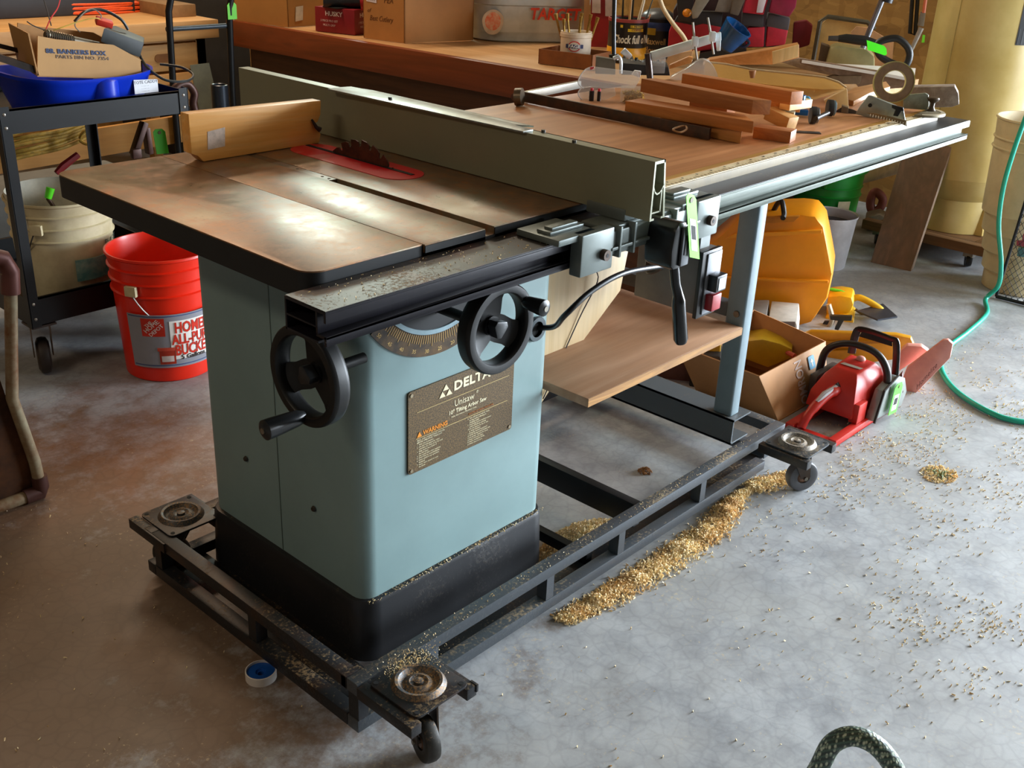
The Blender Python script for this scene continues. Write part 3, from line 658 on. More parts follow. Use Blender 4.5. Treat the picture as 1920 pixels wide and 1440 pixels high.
# ================================================================== left side: utility cart, buckets, crate, jack
CM = plain('#0e0f11', .45, .25, .2, 6)
cart = thing('utility_cart', 'black steel two-shelf utility cart on casters behind the saw', 'cart', (.6, 2.0, 0))
cx0, cx1, cy0, cy1 = .325, .875, 1.72, 2.32
def tray(z0, z1, nm):
    b = B(); b.box(cx0, cy0, z0, cx1, cy0+.004, z1).box(cx0, cy1-.004, z0, cx1, cy1, z1).box(cx0, cy0, z0, cx0+.004, cy1, z1).box(cx1-.004, cy0, z0, cx1, cy1, z1)
    b.box(cx0, cy0, z1-.005, cx1, cy0+.012, z1).box(cx0, cy1-.012, z1-.005, cx1, cy1, z1).box(cx0+.003, cy0+.003, z0+.002, cx1-.003, cy1-.003, z0+.006)
    return part(nm, b, CM, cart)
tray(.708, .772, 'top_tray'); tray(.170, .250, 'bottom_tray')
for x in (cx0, cx1):
    for y in (cy0, cy1):
        sx = 1 if x == cx0 else -1; sy = 1 if y == cy0 else -1; b = B()
        xa, xb = sorted((x-sx*.002, x+sx*.026)); ya, yb = sorted((y-sy*.003, y)); b.box(xa, ya, .165, xb, yb, .780)
        xa, xb = sorted((x-sx*.003, x)); ya, yb = sorted((y-sy*.003, y+sy*.026)); b.box(xa, ya, .165, xb, yb, .780)
        lg = part('corner_post', b, CM, cart)
        if y == cy0:
            for z in (.19, .235, .725, .760): part('rivet', B().sphere((x+sx*.012, y-.003, z), .0045, (1, .5, 1), 10), plain('#b9b4aa', .3, .7), lg)
        d = Vector((.35, .94 if True else 0, 0)).normalized(); s_ = Vector((-d.y, d.x, 0)); px, py = x+sx*.035, y+sy*.035; wc = Vector((px, py, .055))+d*.02
        cs = part('caster', B().box(px-.035, py-.035, .160, px+.035, py+.035, .166), plain('#4a3c34', .5, .4), cart)
        for k in (-1, 1):
            o = s_*.024*k; part('fork', B().ring([[Vector((px, py, .160))+o+d*a+s_*q for a, q in ((-.03, 0), (.03, 0), (.03, .003*k), (-.03, .003*k))], [wc+o+d*a+s_*q for a, q in ((-.012, 0), (.012, 0), (.012, .003*k), (-.012, .003*k))]]), plain('#7a6a5c', .4, .6, alt='#5c4230'), cs)
        Mw = Matrix((d, Vector((0, 0, 1)), s_)).transposed()
        part('wheel', B().lathe([(.005, -.016), (.040, -.018), (.052, -.012), (.055, 0), (.052, .012), (.040, .018), (.005, .016)], wc, 32, Mw), plain('#33261e', .5, .1, .3), cs)
# blue oval storage tub on the top tray
BLUE = plain('#1236c4', .3, var=.05)
t = thing('blue_tub', 'bright blue molded plastic tool tub on the top shelf of the black cart', 'tub', (.62, 1.90, .714))
def oval(cx, cy, a, b_, z, n=44, p=3.2):
    out = []
    for i in range(n):
        th = 2*PI*i/n; c_, s_ = math.cos(th), math.sin(th); out.append((cx+a*math.copysign(abs(c_)**(2/p), c_), cy+b_*math.copysign(abs(s_)**(2/p), s_), z))
    return out
b = B(); ox, oy = .640, 1.930; wv = lambda L_, k: [(x, y, z+k*abs((x-ox)/.22)**2) for x, y, z in L_]
b.ring([oval(ox, oy, .165, .135, .716), oval(ox, oy, .180, .155, .76), wv(oval(ox, oy, .195, .170, .805), .010), wv(oval(ox, oy, .204, .176, .812), .010), wv(oval(ox, oy, .206, .178, .822), .010),
        wv(oval(ox, oy, .200, .168, .820), .014), wv(oval(ox, oy, .185, .150, .79), .0), oval(ox, oy, .165, .132, .722)], caps=True)
part('tub_shell', b, BLUE, t)
b = B(); b.lathe([(.038, -.03), (.038, .028), (.030, .034), (.001, .034)], (.655, 1.782, .785), 24, None, arc=(PI, 2*PI)); part('tub_boss', b, BLUE, t)
lf = plane_fr((.735, 1.765, .768), (1, 0, 0), (0, 0, 1))
lb = part('sticker', B().prism([(0, 0), (.075, 0), (.075, .036), (0, .040)], 0, .0014, lf), plain('#e9ebf2', .5, var=.04), t)
text('TOTE CADDY', .012, lambda u, v, w: lf(.037+u, .031+v, w+.0015), plain('#222a44', .6), lb)
for i in range(3): text('- - ---- - --', .006, lambda u, v, w, i=i: lf(.034+u, .021-.007*i+v, w+.0015), plain('#555c70', .6), lb)
# cardboard parts bin
CB = plain('#b98d57', .7, var=.08, scale=5, bump=.1); CB2 = plain('#a87a45', .7, var=.1, scale=5)
bx = thing('parts_bin', 'open cardboard parts bin with sloping sides standing on the blue tub', 'box', (.63, 1.9, .83))
A_, B_, C_, D_, E_ = (0.476, 1.8, 0.837), (0.785, 1.8, 0.803), (0.788, 1.8, 0.854), (0.706, 1.8, 0.902), (0.492, 1.8, 0.927)
side = [(A_[0], A_[2]), (B_[0], B_[2]), (C_[0], C_[2]), (D_[0], D_[2]), (E_[0]+.05, E_[2]), (E_[0], E_[2]+.012)]
dep = .11
fs = part('side_panel', B().prism(side, 1.800, 1.804, lambda x, z, y: (x, y, z)), CB, bx)
part('side_panel', B().prism(side, 1.800+dep, 1.804+dep, lambda x, z, y: (x, y, z+.022)), CB2, bx)
part('back_panel', B().hexa([(A_[0], 1.80, A_[2]), (A_[0]+.004, 1.80, A_[2]), (A_[0]+.004, 1.80+dep, A_[2]+.02), (A_[0], 1.80+dep, A_[2]+.02), (A_[0]-.01, 1.80, E_[2]+.02), (A_[0]-.006, 1.80, E_[2]+.02), (A_[0]-.006, 1.80+dep, E_[2]+.035), (A_[0]-.01, 1.80+dep, E_[2]+.035)]), CB2, bx)
part('bin_floor', B().hexa([(A_[0], 1.80, A_[2]-.003), (B_[0], 1.80, B_[2]-.003), (B_[0], 1.80+dep, B_[2]+.019), (A_[0], 1.80+dep, A_[2]+.019), (A_[0], 1.80, A_[2]), (B_[0], 1.80, B_[2]), (B_[0], 1.80+dep, B_[2]+.022), (A_[0], 1.80+dep, A_[2]+.022)]), CB2, bx)
part('front_panel', B().hexa([(B_[0]-.004, 1.80, B_[2]), (B_[0], 1.80, B_[2]), (B_[0], 1.80+dep, B_[2]+.02), (B_[0]-.004, 1.80+dep, B_[2]+.02), (C_[0]-.004, 1.80, C_[2]), (C_[0], 1.80, C_[2]), (C_[0], 1.80+dep, C_[2]+.02), (C_[0]-.004, 1.80+dep, C_[2]+.02)]), CB2, bx)
tf = lambda px, pz: (lambda u, v, w: Vector((px+u, 1.7985-w, pz-.11*u+v)))
NAVY = plain('#2c3f66', .6)
text('88. BANKERS BOX', .0165, tf((0.593, 1.8, 0.887)[0], (0.593, 1.8, 0.89)[2]), NAVY, fs, sx=1.28, off=.0006)
text('PARTS BIN NO. 7354', .013, tf((0.61, 1.8, 0.874)[0], (0.61, 1.8, 0.874)[2]), plain('#6a5a50', .6), fs, sx=1.3)
# things in the bin
t = thing('battery_charger', 'dark grey metal box with coiled cable lying in the cardboard parts bin', 'charger', (.74, 1.86, .88))
b = B(); b.hexa([(0.672, 1.81, 0.912), (0.787, 1.81, 0.86), (0.839, 1.9, 0.858), (0.75, 1.92, 0.904), (0.688, 1.81, 0.948), (0.806, 1.81, 0.901), (0.86, 1.9, 0.902), (0.78, 1.92, 0.939)]); part('case', b, plain('#1c2121', .55, .1, .25, 30), t, bevel=.004)
b = B(); b.tube(curve([(0.8, 1.84, 0.875), (0.801, 1.8, 0.835), (0.834, 1.76, 0.8), (0.903, 1.76, 0.791), (0.951, 1.8, 0.8), (0.95, 1.86, 0.814), (0.902, 1.9, 0.822)], 8), .0038, 8); part('cable', b, plain('#2a2c2c', .4), t)
b = B(); b.tube(curve([(0.787, 1.86, 0.933), (0.766, 1.86, 0.964), (0.723, 1.88, 0.988), (0.674, 1.88, 0.985), (0.649, 1.9, 0.958)], 8), .0042, 8); part('cable', b, plain('#2a2c2c', .4), t)
part('red_plug', B().obox((0.716, 1.86, 0.956), (.045, .03, .018), (.3, .3, -.3)), plain('#c8301c', .5), t, bevel=.003, label='red plug')
t = thing('coil_spring', 'steel coil spring conduit lying in the cardboard parts bin', 'spring', (.55, 1.86, .89))
p0, p1 = Vector((0.53, 1.84, 0.936)), Vector((0.607, 1.84, 0.916)); d = (p1-p0); a_ = d.normalized().orthogonal().normalized(); b_ = d.normalized().cross(a_)
b = B(); b.tube([p0+d*(i/260)+(a_*math.cos(i*2*PI/20)+b_*math.sin(i*2*PI/20))*.013 for i in range(261)], .0019, 5); part('coil', b, plain('#8c8474', .35, .8), t)
part('pipe_end', B().cyl(p1, p1+d*.95, .012, .011, 18), plain('#6c6456', .4, .7), t)
part('sleeve', B().cyl(p0, p1, .0085, seg=14), plain('#26221e', .5), t)
t = thing('wire_bundle', 'tangle of thin red and yellow wires sticking out of the cardboard bin', 'wires', (.60, 1.87, .90))
for cs, col in (([(86, 55), (95, 35), (108, 15), (114, -6)], '#d23a3a'), ([(100, 57), (120, 50), (150, 40), (180, 36), (200, 45)], '#b8a040'), ([(90, 45), (84, 20), (80, -8)], '#4a4038'), ([(50, 40), (62, 48), (78, 54)], '#2e2c28'), ([(150, 25), (170, 40), (185, 38), (200, 30), (180, 22), (160, 18)], '#8a8478')):
    pass
WIR = [('#d23a3a', [(0.545, 1.86, 0.947), (0.562, 1.86, 0.974), (0.59, 1.87, 0.999), (0.608, 1.88, 1.027)]), ('#b8a040', [(0.565, 1.86, 0.943), (0.592, 1.85, 0.952), (0.64, 1.85, 0.964), (0.688, 1.85, 0.97), (0.723, 1.86, 0.951)]),
       ('#4a4038', [(0.561, 1.86, 0.955), (0.555, 1.86, 0.995), (0.548, 1.86, 1.033)]), ('#2e2c28', [(0.468, 1.8, 0.977), (0.483, 1.8, 0.966), (0.52, 1.82, 0.951)]), ('#8a8478', [(0.641, 1.86, 0.934), (0.629, 1.86, 0.956), (0.669, 1.87, 0.986), (0.694, 1.87, 0.992), (0.71, 1.86, 0.974), (0.692, 1.86, 0.954)])]
for col, ps in WIR: part('wire', B().tube(curve(ps, 6), .0016, 6), plain(col, .5), t)
t = solo('steel_bracket', B().beam((0.364, 1.85, 0.89), (0.49, 1.83, 0.837), .05, .018).beam((0.416, 1.9, 0.904), (0.485, 1.9, 0.882), .02, .012), plain('#3a2c22', .5, .4, alt='#221b16'), 'dark rusty steel bracket lying beside the cardboard parts bin', 'bracket')
# white bucket on the lower tray
WPL = plain('#d9cda8', .5, var=.12, scale=6, alt='#b5a47c')
def bucket(name, label, c, m, R1=.150, R0=.130, h=.365, ribs=3, group=None, lean=0, cat='bucket', local=True):
    t = thing(name, label, cat, c, 0, group, local=True)
    z = h; pr = [(.001, 0), (R0-.004, 0), (R0, .004)]
    rz = lambda q: R0+(R1-R0-.006)*q/h
    zt = [h-.115+i*.036 for i in range(ribs)]
    for q in zt: pr += [(rz(q)-.0, q), (rz(q)+.006, q+.002), (rz(q)+.0065, q+.005), (rz(q)+.001, q+.008)]
    pr += [(R1-.003, h-.010), (R1+.002, h-.006), (R1+.001, h), (R1-.004, h), (R1-.007, h-.01), (R0-.004, .008), (.001, .006)]
    part('bucket_shell', B().lathe(pr, (0, 0, 0), 56), m, t, local=True)
    return t
def bail(t, c, R, z, ang, drop, m, par=None):
    pts = []
    for i in range(25):
        a = PI*i/24; x = R*math.cos(a); q = R*math.sin(a); pts.append(Vector(c)+Matrix.Rotation(ang, 3, 'Z')@Vector((x, -q*math.cos(drop), z-q*math.sin(drop))))
    part('bail_handle', B().tube(pts, .0022, 6), m, t)
    for s_ in (-1, 1):
        o = Vector(c)+Matrix.Rotation(ang, 3, 'Z')@Vector((s_*(R-.004), 0, z)); part('handle_boss', B().obox(o, (.012, .036, .030), (0, 0, ang)), m if False else WPL, t, bevel=.003)
wb = bucket('white_bucket', 'dirty white five gallon bucket with a teal label stripe, on the cart lower shelf', (.535, 1.905, .178), WPL, .150, .132, .305)
c = (0, 0, 0)
bail(wb, c, .156, .235, .66+PI, 1.05, plain('#4a4640', .4, .6))
view = math.atan2(-1.145-1.905, -.858-.535)
f_ = cyl_fr(c, .141, view, 0, 0, .05)
part('label', cyl_patch(c, .1385, view, .02, .19, .075, .140, .002, .05), plain('#4b8a88', .5, var=.2, scale=30, alt='#8ab0a4'), wb, label='faded teal label stripe')
text('USG', .062, cyl_fr(c, .1385, view+1.25, .110, .004, .05), plain('#d9dcd0', .5), wb); text('PLASTER', .026, cyl_fr(c, .1385, view+1.25, .170, .003, .05), plain('#4c5652', .5), wb)
# liner and tools inside the white bucket
t = solo('white_liner', B().lathe([(.128, 0), (.138, .12), (.136, .12), (.126, .0)], (.525, 1.90, .38), 30, None, arc=(.6, 3.6)), plain('#cfc9b4', .5), 'curled white plastic sheet standing inside the white bucket', 'plastic sheet')
t = thing('hand_tool', 'hand tool with lime green grip standing in the white bucket', 'tool', (.56, 1.88, .5))
part('grip', B().tube([(0.491, 1.85, 0.516), (0.479, 1.85, 0.487)], [.012, .010], 10), plain('#58d81e', .4), t); part('shank', B().tube([(0.479, 1.85, 0.487), (0.504, 1.86, 0.444)], .006, 8), plain('#5a4434', .5, .5), t)
# pruning tool with red handle in front of cart back post
t = solo('red_handled_tool', B().tube([(0.559, 1.95, 0.529), (0.582, 1.95, 0.546), (0.633, 1.95, 0.574)], [.008, .012, .010], 8), plain('#8e2228', .45), 'dark red tool handle sticking up between the cart shelves', 'tool')
# orange bucket
ORG = plain('#e8280e', .32, var=.04)
oc = (.662, 1.580, 0)
ob = bucket('orange_bucket', 'bright orange-red five gallon bucket with printed label standing on the floor beside the saw cabinet', oc, ORG, .152, .128, .375)
bail(ob, c, .158, .285, .45, 1.1, plain('#a8a49c', .35, .7))
va = math.atan2(-1.145-1.580, -.858-.662)+.24
gl = cyl_patch(c, .1335, va, -.14, .2, .050, .215, .0022, .055, n=24); part('label_field', gl, plain('#8f8f97', .45, var=.04), ob, label='printed grey label')
wl_ = part('label_panel', cyl_patch(c, .1335, va, -.028, .19, .075, .195, .0032, .055, n=20), plain('#eeeae2', .45, var=.03), ob, label='white panel of the label')
RED = plain('#d8301a', .45)
part('logo_square', cyl_patch(c, .1335, va, -.100, -.040, .150, .205, .0032, .055, n=6), RED, ob)
cf = lambda ang_u, z, l=.0042, rot=0.: (lambda u, v, w: cyl_fr(c, .1335, va, 0, l, .055)(ang_u+u*math.cos(rot)-v*math.sin(rot), z+u*math.sin(rot)+v*math.cos(rot), w))
for s_, y_, z_ in (('THE', .014, .013), ('HOME', .004, .018), ('DEPOT', -.012, .015)): text(s_, z_, lambda u, v, w, y_=y_: cf(-.070, .178, rot=.75)(u, v+y_, w), plain('#f4eee6', .45), ob)
for s_, u_, z_, sz in (("HOMER'S", -.016, .172, .046), ('ALL-PURPOSE', -.024, .136, .043), ('BUCKET', -.018, .102, .046)): text(s_, sz, cf(u_, z_), RED, ob, align='LEFT', off=.0012, sx=.62)
text('5 Gallons', .019, cf(-.004, .080), plain('#3a3030', .5), ob, align='LEFT', off=.0005)
part('picture_bucket', cyl_patch(c, .1335, va, -.060, -.018, .062, .112, .0036, .055, n=5), plain('#b8361e', .45), ob)
part('picture_rim', cyl_patch(c, .1335, va, -.064, -.014, .104, .114, .0042, .055, n=5), plain('#d85038', .45), ob)
part('picture_label', cyl_patch(c, .1335, va, -.055, -.023, .070, .088, .0044, .055, n=5), plain('#e8d8d0', .45), ob)
for z in (.056, .209): part('label_line', cyl_patch(c, .1335, va, -.135, .2, z, z+.003, .0030, .055, n=24), plain('#4a5a86', .45), ob)
# rusty pipe framed panel at the left edge
t = thing('pipe_frame_barrow', 'rusty steel tray framed in old pipe standing at the left edge', 'tray', (-.03, 1.10, 0))
RP = plain('#7a5230', .6, .2, .4, 12, alt='#a39a7c')
part('pipe_upright', B().tube([(.030, 1.10, .020), (.026, 1.10, .10), (.000, 1.10, .27), (0.036, 1.1, 0.522), (0.033, 1.1, 0.559)], .0135, 14), RP, t)
part('pipe_foot', B().tube([(.028, 1.10, .018), (-.06, 1.10, .018), (-.40, 1.10, .018)], .0145, 14), RP, t)
part('pipe_elbow', B().tube([(-.01, 1.10, .018), (.028, 1.10, .018), (.031, 1.10, .03), (.030, 1.10, .06)], .018, 14), plain('#54322a', .5, .3), t)
part('pipe_elbow', B().tube([(0.034, 1.1, 0.51), (0.04, 1.1, 0.559), (0.029, 1.1, 0.588), (-0.007, 1.1, 0.605)], .020, 14), plain('#6e4038', .5, .3), t)
part('pipe_rail', B().tube([(0.003, 1.1, 0.6), (-.40, 1.10, .45)], .0135, 14), RP, t)
part('tray_panel', B().hexa([(-.40, 1.108, .03), (.026, 1.108, .03), (.026, 1.114, .03), (-.40, 1.114, .03), (-.40, 1.108, .45), (-.035, 1.108, .45), (-.035, 1.114, .45), (-.40, 1.114, .45)]), plain('#3a2418', .5, .4, .4, 6, alt='#6a4020'), t, label='dark rusted sheet')
# bottle jack / vise body and hook standing behind the cart
RJ = plain('#4a2c22', .45, .4, .3, 20)
t = thing('pipe_wrench', 'large rusty pipe wrench hooked over the corner of the black cart', 'wrench', (.95, 1.95, .55))
part('hook_jaw', B().tube(curve([(0.957, 1.93, 0.734), (0.977, 1.93, 0.748), (1.009, 1.93, 0.749), (1.03, 1.93, 0.719), (1.023, 1.93, 0.686), (1.031, 1.93, 0.652)], 6), [.012]*12+[.011]*10+[.008]*9, 10) if False else B().tube(curve([(0.957, 1.93, 0.734), (0.977, 1.93, 0.748), (1.009, 1.93, 0.749), (1.03, 1.93, 0.719), (1.023, 1.93, 0.686), (1.031, 1.93, 0.652)], 6), .0125, 10), RJ, t)
part('handle', B().beam((0.808, 1.93, 0.55), (0.856, 1.93, 0.646), .018, .03, (0, 1, 0)), RJ, t, bevel=.004)
part('lower_jaw', B().beam((0.874, 1.95, 0.541), (0.87, 1.95, 0.625), .016, .03, (0, 1, 0)).obox((0.809, 1.93, 0.557), (.03, .02, .03)), RJ, t, bevel=.004)
hangtag('price_tag', 'green price tag hanging from the rusty pipe wrench beside the cart', (0.814, 1.78, 0.583), (1, 0, -.06), (-.08, 0, 1), .040, .075, '#44b81a', code=False)
hangtag('price_tag', 'green price tag hanging at the far left corner of the long wooden workbench', (1.569, 2.5, 0.86), (1, 0, 0), (0, 0, 1), .04, .06, '#62d024', code=False)
# hand truck behind the cart
t = thing('hand_truck', 'black tubular hand truck standing between the cart and the drawer bench', 'hand truck', (1.43, 2.55, 0))
for xa, nm in ((1.305, 'rail_tube'), (1.56, 'rail_tube')): part(nm, B().tube([(xa, 2.52, .06), (xa, 2.52, .60), (xa+.004, 2.51, .90), (xa+.03, 2.49, 1.02), (xa+.03 if xa < 1.4 else xa-.03, 2.47, 1.12)], .0125, 12), CM, t)
part('crossbar', B().tube([(1.30, 2.52, .836), (1.565, 2.52, .836)], .009, 10), plain('#3a444c', .4, .3), t)
part('crossbar', B().tube([(1.30, 2.52, .30), (1.565, 2.52, .30)], .010, 10), CM, t)
part('top_grip', B().tube([(1.335, 2.47, 1.12), (1.53, 2.47, 1.12)], .0125, 12), CM, t)
part('toe_plate', B().box(1.28, 2.36, .0, 1.585, 2.53, .006).box(1.28, 2.53, 0, 1.585, 2.536, .10), CM, t)
for xa in (1.25, 1.605):
    Mw = Matrix.Rotation(PI/2, 3, 'Y'); part('wheel', B().lathe([(.01, -.02), (.09, -.025), (.105, -.01), (.105, .01), (.09, .025), (.01, .02)], (xa, 2.62, .105), 30, Mw), plain('#1c1b1a', .6), t)
part('axle', B().cyl((1.22, 2.62, .105), (1.64, 2.62, .105), .008), CM, t); part('axle_bracket', B().box(1.30, 2.52, .09, 1.312, 2.63, .12).box(1.55, 2.52, .09, 1.562, 2.63, .12), CM, t)
t = solo('steel_pipe_stub', B().lathe([(.020, 0), (.030, 0), (.030, .68), (.026, .682), (.022, .68), (.020, .0)], (1.31, 2.22, 0), 28), plain('#3c434c', .25, .7, .1), 'short dark steel pipe standing upright behind the wooden miter board', 'pipe')
# low plank, sack and rope seen below the cart top
t = solo('plank', B().beam((0.604, 2.55, 0.4), (1.384, 2.55, 0.42), .02, .10), wood('#c08a3c', '#ad7628', 0, 3, .6), 'yellow-brown plank on edge behind the lower half of the cart', 'plank')
t = solo('grey_crate', B().box(.55, 2.70, 0, 1.25, 3.0, .28), plain('#686a68', .7, .0, .2, 5), 'grey crate on the floor behind the black cart', 'crate', bevel=.01)
t = solo('white_board', B().hexa([(1.075, 2.72, 0.41), (1.473, 2.72, 0.427), (1.485, 2.74, 0.422), (1.085, 2.74, 0.405), (1.079, 2.72, 0.474), (1.478, 2.72, 0.479), (1.49, 2.74, 0.475), (1.089, 2.74, 0.469)]), plain('#c9c8c0', .6), 'pale grey board standing behind the plank below the cart top', 'board')
for k in range(11):
    z_ = k
rp = thing('rope_coil', 'bundle of yellow rope lying behind the cart between its shelves', 'rope', (.85, 2.45, .4))
for i in range(9):
    o = i*.013; part('strand', B().tube(curve([Vector((0.627, 2.45, 0.463))+Vector((0, .01*math.sin(i*3), o)), Vector((0.701, 2.42, 0.476))+Vector((.0, .012*math.cos(i*2), o*1.05)), Vector((0.814, 2.42, 0.489))+Vector((0, .01*math.sin(i), o*.95)), Vector((0.945, 2.45, 0.515))+Vector((.01*math.sin(i*5), 0, o*.9))], 6), .0062, 7), plain('#a8842c', .7, var=.3, scale=60), rp)
part('rope_tail', B().tube(curve([(0.864, 2.4, 0.512), (0.88, 2.38, 0.499), (0.912, 2.38, 0.522), (0.877, 2.38, 0.544)], 6, True), .006, 7), plain('#a8842c', .7, var=.3, scale=60), rp)
# wooden board fixed to the miter gauge
t = thing('miter_gauge', 'miter gauge bar in the table slot with an orange wooden fence board', 'miter gauge', (.36, .6, H))
part('guide_bar', B().box(SX0+.0008, .395, H-.0115, SX1-.0008, .76, H-.0008), plain('#5a5448', .4, .5, .25, 20, alt='#6a4a30'), t)
for y_ in (.405, .425, .5): part('guide_hole', B().cyl((.359, y_, H-.0009), (.359, y_, H-.0004), .003, seg=10), plain('#15120e', .8), t)
WB = [(.235, .012), (.246, .0), (.522, 0), (.527, .018), (.515, .034), (.508, .040), (.520, .044), (.528, .058), (.530, .086), (.222, .092), (.222, .018)]
bd_ = part('fence_board', B().prism([(x+.005, z) for x, z in WB], .648, .676, lambda x, z, y: (x, y, H+.001+z)), wood('#f2ba70', '#eaa652', 0, 6, .42, '#d08a3c'), t, bevel=.0012)
part('paper_remnant', B().prism([(.262, .022), (.300, .024), (.303, .060), (.264, .056)], .6472, .648, lambda x, z, y: (x, y, H+z)), plain('#d9c4b4', .7, var=.2, scale=60), bd_, label='torn white paper patch')
part('bolt', B().tube([(.508, .645, H+.052), (.516, .642, H+.036), (.524, .64, H+.030)], [.002, .004, .006], 8), plain('#2c1c16', .5), bd_)
# drawer workbench at the back left
DW = wood('#dcb27a', '#cf9f64', 0, 3, .5, '#b98850')
t = thing('drawer_workbench', 'pale wooden workbench with drawers against the back at left', 'workbench', (1.3, 3.7, 0))
yb = 3.40
part('bench_top', B().box(.40, yb, .665, 2.09, yb+.62, .745), DW, t, bevel=.003)
part('frame', B().box(.42, yb+.03, .36, 2.03, yb+.55, .385).box(.42, yb+.05, .385, .45, yb+.55, .665).box(1.20, yb+.05, .385, 1.23, yb+.55, .665).box(1.985, yb+.03, .36, 2.03, yb+.55, .665).box(.42, yb+.03, .655, 2.03, yb+.55, .665), DW, t)
for x in (.42, 1.98):
    for y in (yb+.03, yb+.50): part('leg', B().box(x, y, 0, x+.05, y+.05, .66), DW, t)
for x0, x1 in ((.46, 1.19), (1.24, 1.975)):
    for z0, z1 in ((.530, .648), (.392, .518)):
        dr = part('drawer', B().box(x0, yb+.018, z0, x1, yb+.04, z1), DW, t, bevel=.004)
        for xx in (x0+.18, x1-.22): part('pull_recess', B().prism(rrect(xx, z0+.042, xx+.10, z0+.078, .018, 5), yb+.0145, yb+.018, lambda x, z, y: (x, y, z)), plain('#8a5c30', .6), dr)
t = solo('dark_cabinet', B().box(2.14, 3.9, 0, 2.6, 4.5, .9), plain('#2a2622', .7), 'dark cabinet in the back corner beyond the wooden workbench', 'cabinet', bevel=.01)
t = solo('olive_board', B().hexa([(1.70, 2.88, 0), (1.81, 2.88, 0), (1.81, 2.91, 0), (1.70, 2.91, 0), (1.616, 2.9, 0.638), (1.707, 2.9, 0.64), (1.726, 2.93, 0.635), (1.634, 2.93, 0.633)]), plain('#6a6448', .6), 'narrow olive board standing under the drawer workbench', 'board')
# orange extension cord and tape measure on the drawer bench
t = thing('extension_cord', 'flattened coil of orange extension cord lying on the drawer workbench', 'cord', (1.5, 3.5, .745))
cc = (1.737, 3.912, 0.76)
for k in range(15):
    rr = .29-.012*(k % 3); ps = [(cc[0]+rr*1.0*math.cos(a)+.006*math.sin(a*3+k), cc[1]+(.125-.01*(k % 3))*math.sin(a), .752+.0095*(k//3)+.003*math.sin(a*2+k)) for a in [2*PI*i/40 for i in range(40)]]
    part('coil', B().tube(ps, .0055, 7, closed=True), plain('#f25a1c', .45, var=.15, scale=40), t)
t = thing('tape_measure', 'orange tape measure on the drawer workbench at the far left', 'tape measure', (1.389, 3.955, 0.745))
o = W[t].inverted().translation
part('case', B().prism(rrect(o.x-.045, o.z, o.x+.045, o.z+.042, .012, 5), o.y-.02, o.y+.02, lambda x, z, y: (x, y, z)), plain('#f0501a', .4), t, bevel=.004)
part('strap', B().obox(o+Vector((-.01, -.0, .055)), (.012, .03, .03)), plain('#d8b028', .5), t)
t = solo('black_case', B().box(1.15, 3.80, .745, 1.9, 4.0, .84), plain('#23242a', .5), 'flat black case on the drawer workbench behind the orange cord', 'case', bevel=.01)
t = solo('cardboard_sheet', B().box(1.93, 3.55, .745, 2.07, 3.9, .80), plain('#9a7a54', .7), 'folded cardboard piece at the right end of the drawer workbench', 'cardboard', bevel=.003)

# ================================================================== helpers for outlines with real thickness
def slab(pts, t, back=(.74, .67, 0)):
    """polygon in the place, thickened by t along its normal"""
    P = [Vector(p) for p in pts]; n = Vector((0, 0, 0))
    for i in range(len(P)): n += P[i].cross(P[(i+1) % len(P)])
    n.normalize()
    if n.dot(Vector(back)) < 0: n = -n
    b = B(); k = len(P); vs = P+[p+n*t for p in P]
    return b._add(vs, [tuple(range(k)), tuple(range(2*k-1, k-1, -1))]+[((i+1) % k, i, k+i, k+(i+1) % k) for i in range(k)])
VX = Vector((.68, -.735, 0))   # to the right, level
VN = Vector((.735, .68, 0))    # away from the doorway corner
def smat(c, n, m_len=1): pass
# ================================================================== long workbench behind the saw
RB = wood('#7c3a18', '#68300f', 1, 3.2, .45, '#55260e'); TOPW = wood('#caa274', '#bb9060', 1, 3, .45, '#a57c4e')
t = thing('long_workbench', 'long dark red-brown wooden workbench against the back wall behind the saw', 'workbench', (3.0, 2.2, 0))
F0, F1 = (2.217, .55), (2.085, 3.33)
part('front_board', B().hexa([(F0[0], F0[1], .640), (F0[0]+.038, F0[1], .640), (F1[0]+.038, F1[1], .640), (F1[0], F1[1], .640), (F0[0], F0[1], .752), (F0[0]+.038, F0[1], .752), (F1[0]+.038, F1[1], .752), (F1[0], F1[1], .752)]), RB, t, bevel=.003)
part('bench_top', B().hexa([(F0[0]+.038, F0[1], .716), (3.34, F0[1], .716), (3.34, F1[1], .716), (F1[0]+.038, F1[1], .716), (F0[0]+.038, F0[1], .750), (3.34, F0[1], .750), (3.34, F1[1], .750), (F1[0]+.038, F1[1], .750)]), TOPW, t)
DKW = wood('#5a3418', '#472810', 1, 3, .6)
part('lower_board', B().hexa([(2.30, 1.0, .36), (2.33, 1.0, .36), (2.23, 3.25, .36), (2.20, 3.25, .36), (2.30, 1.0, .47), (2.33, 1.0, .47), (2.23, 3.25, .47), (2.20, 3.25, .47)]), DKW, t)
part('apron_board', B().hexa([(2.25, 1.0, .53), (2.275, 1.0, .53), (2.18, 3.25, .53), (2.155, 3.25, .53), (2.25, 1.0, .638), (2.275, 1.0, .638), (2.18, 3.25, .638), (2.155, 3.25, .638)]), DKW, t)
part('back_panel', B().box(3.24, 1.12, .225, 3.255, 3.21, .716), DKW, t)  # dark sheet added so the space under the bench reads as shade
for y in (1.02, 2.0, 3.22):
    part('leg', B().box(2.26, y, 0, 2.35, y+.09, .716), DKW, t); part('leg', B().box(3.23, y, 0, 3.32, y+.09, .716), DKW, t)
part('lower_shelf', B().box(2.34, 1.0, .20, 3.3, 3.3, .225), DKW, t)
for q, r_ in (((862, 133), .007), ((1066, 146), .010)):
    pass
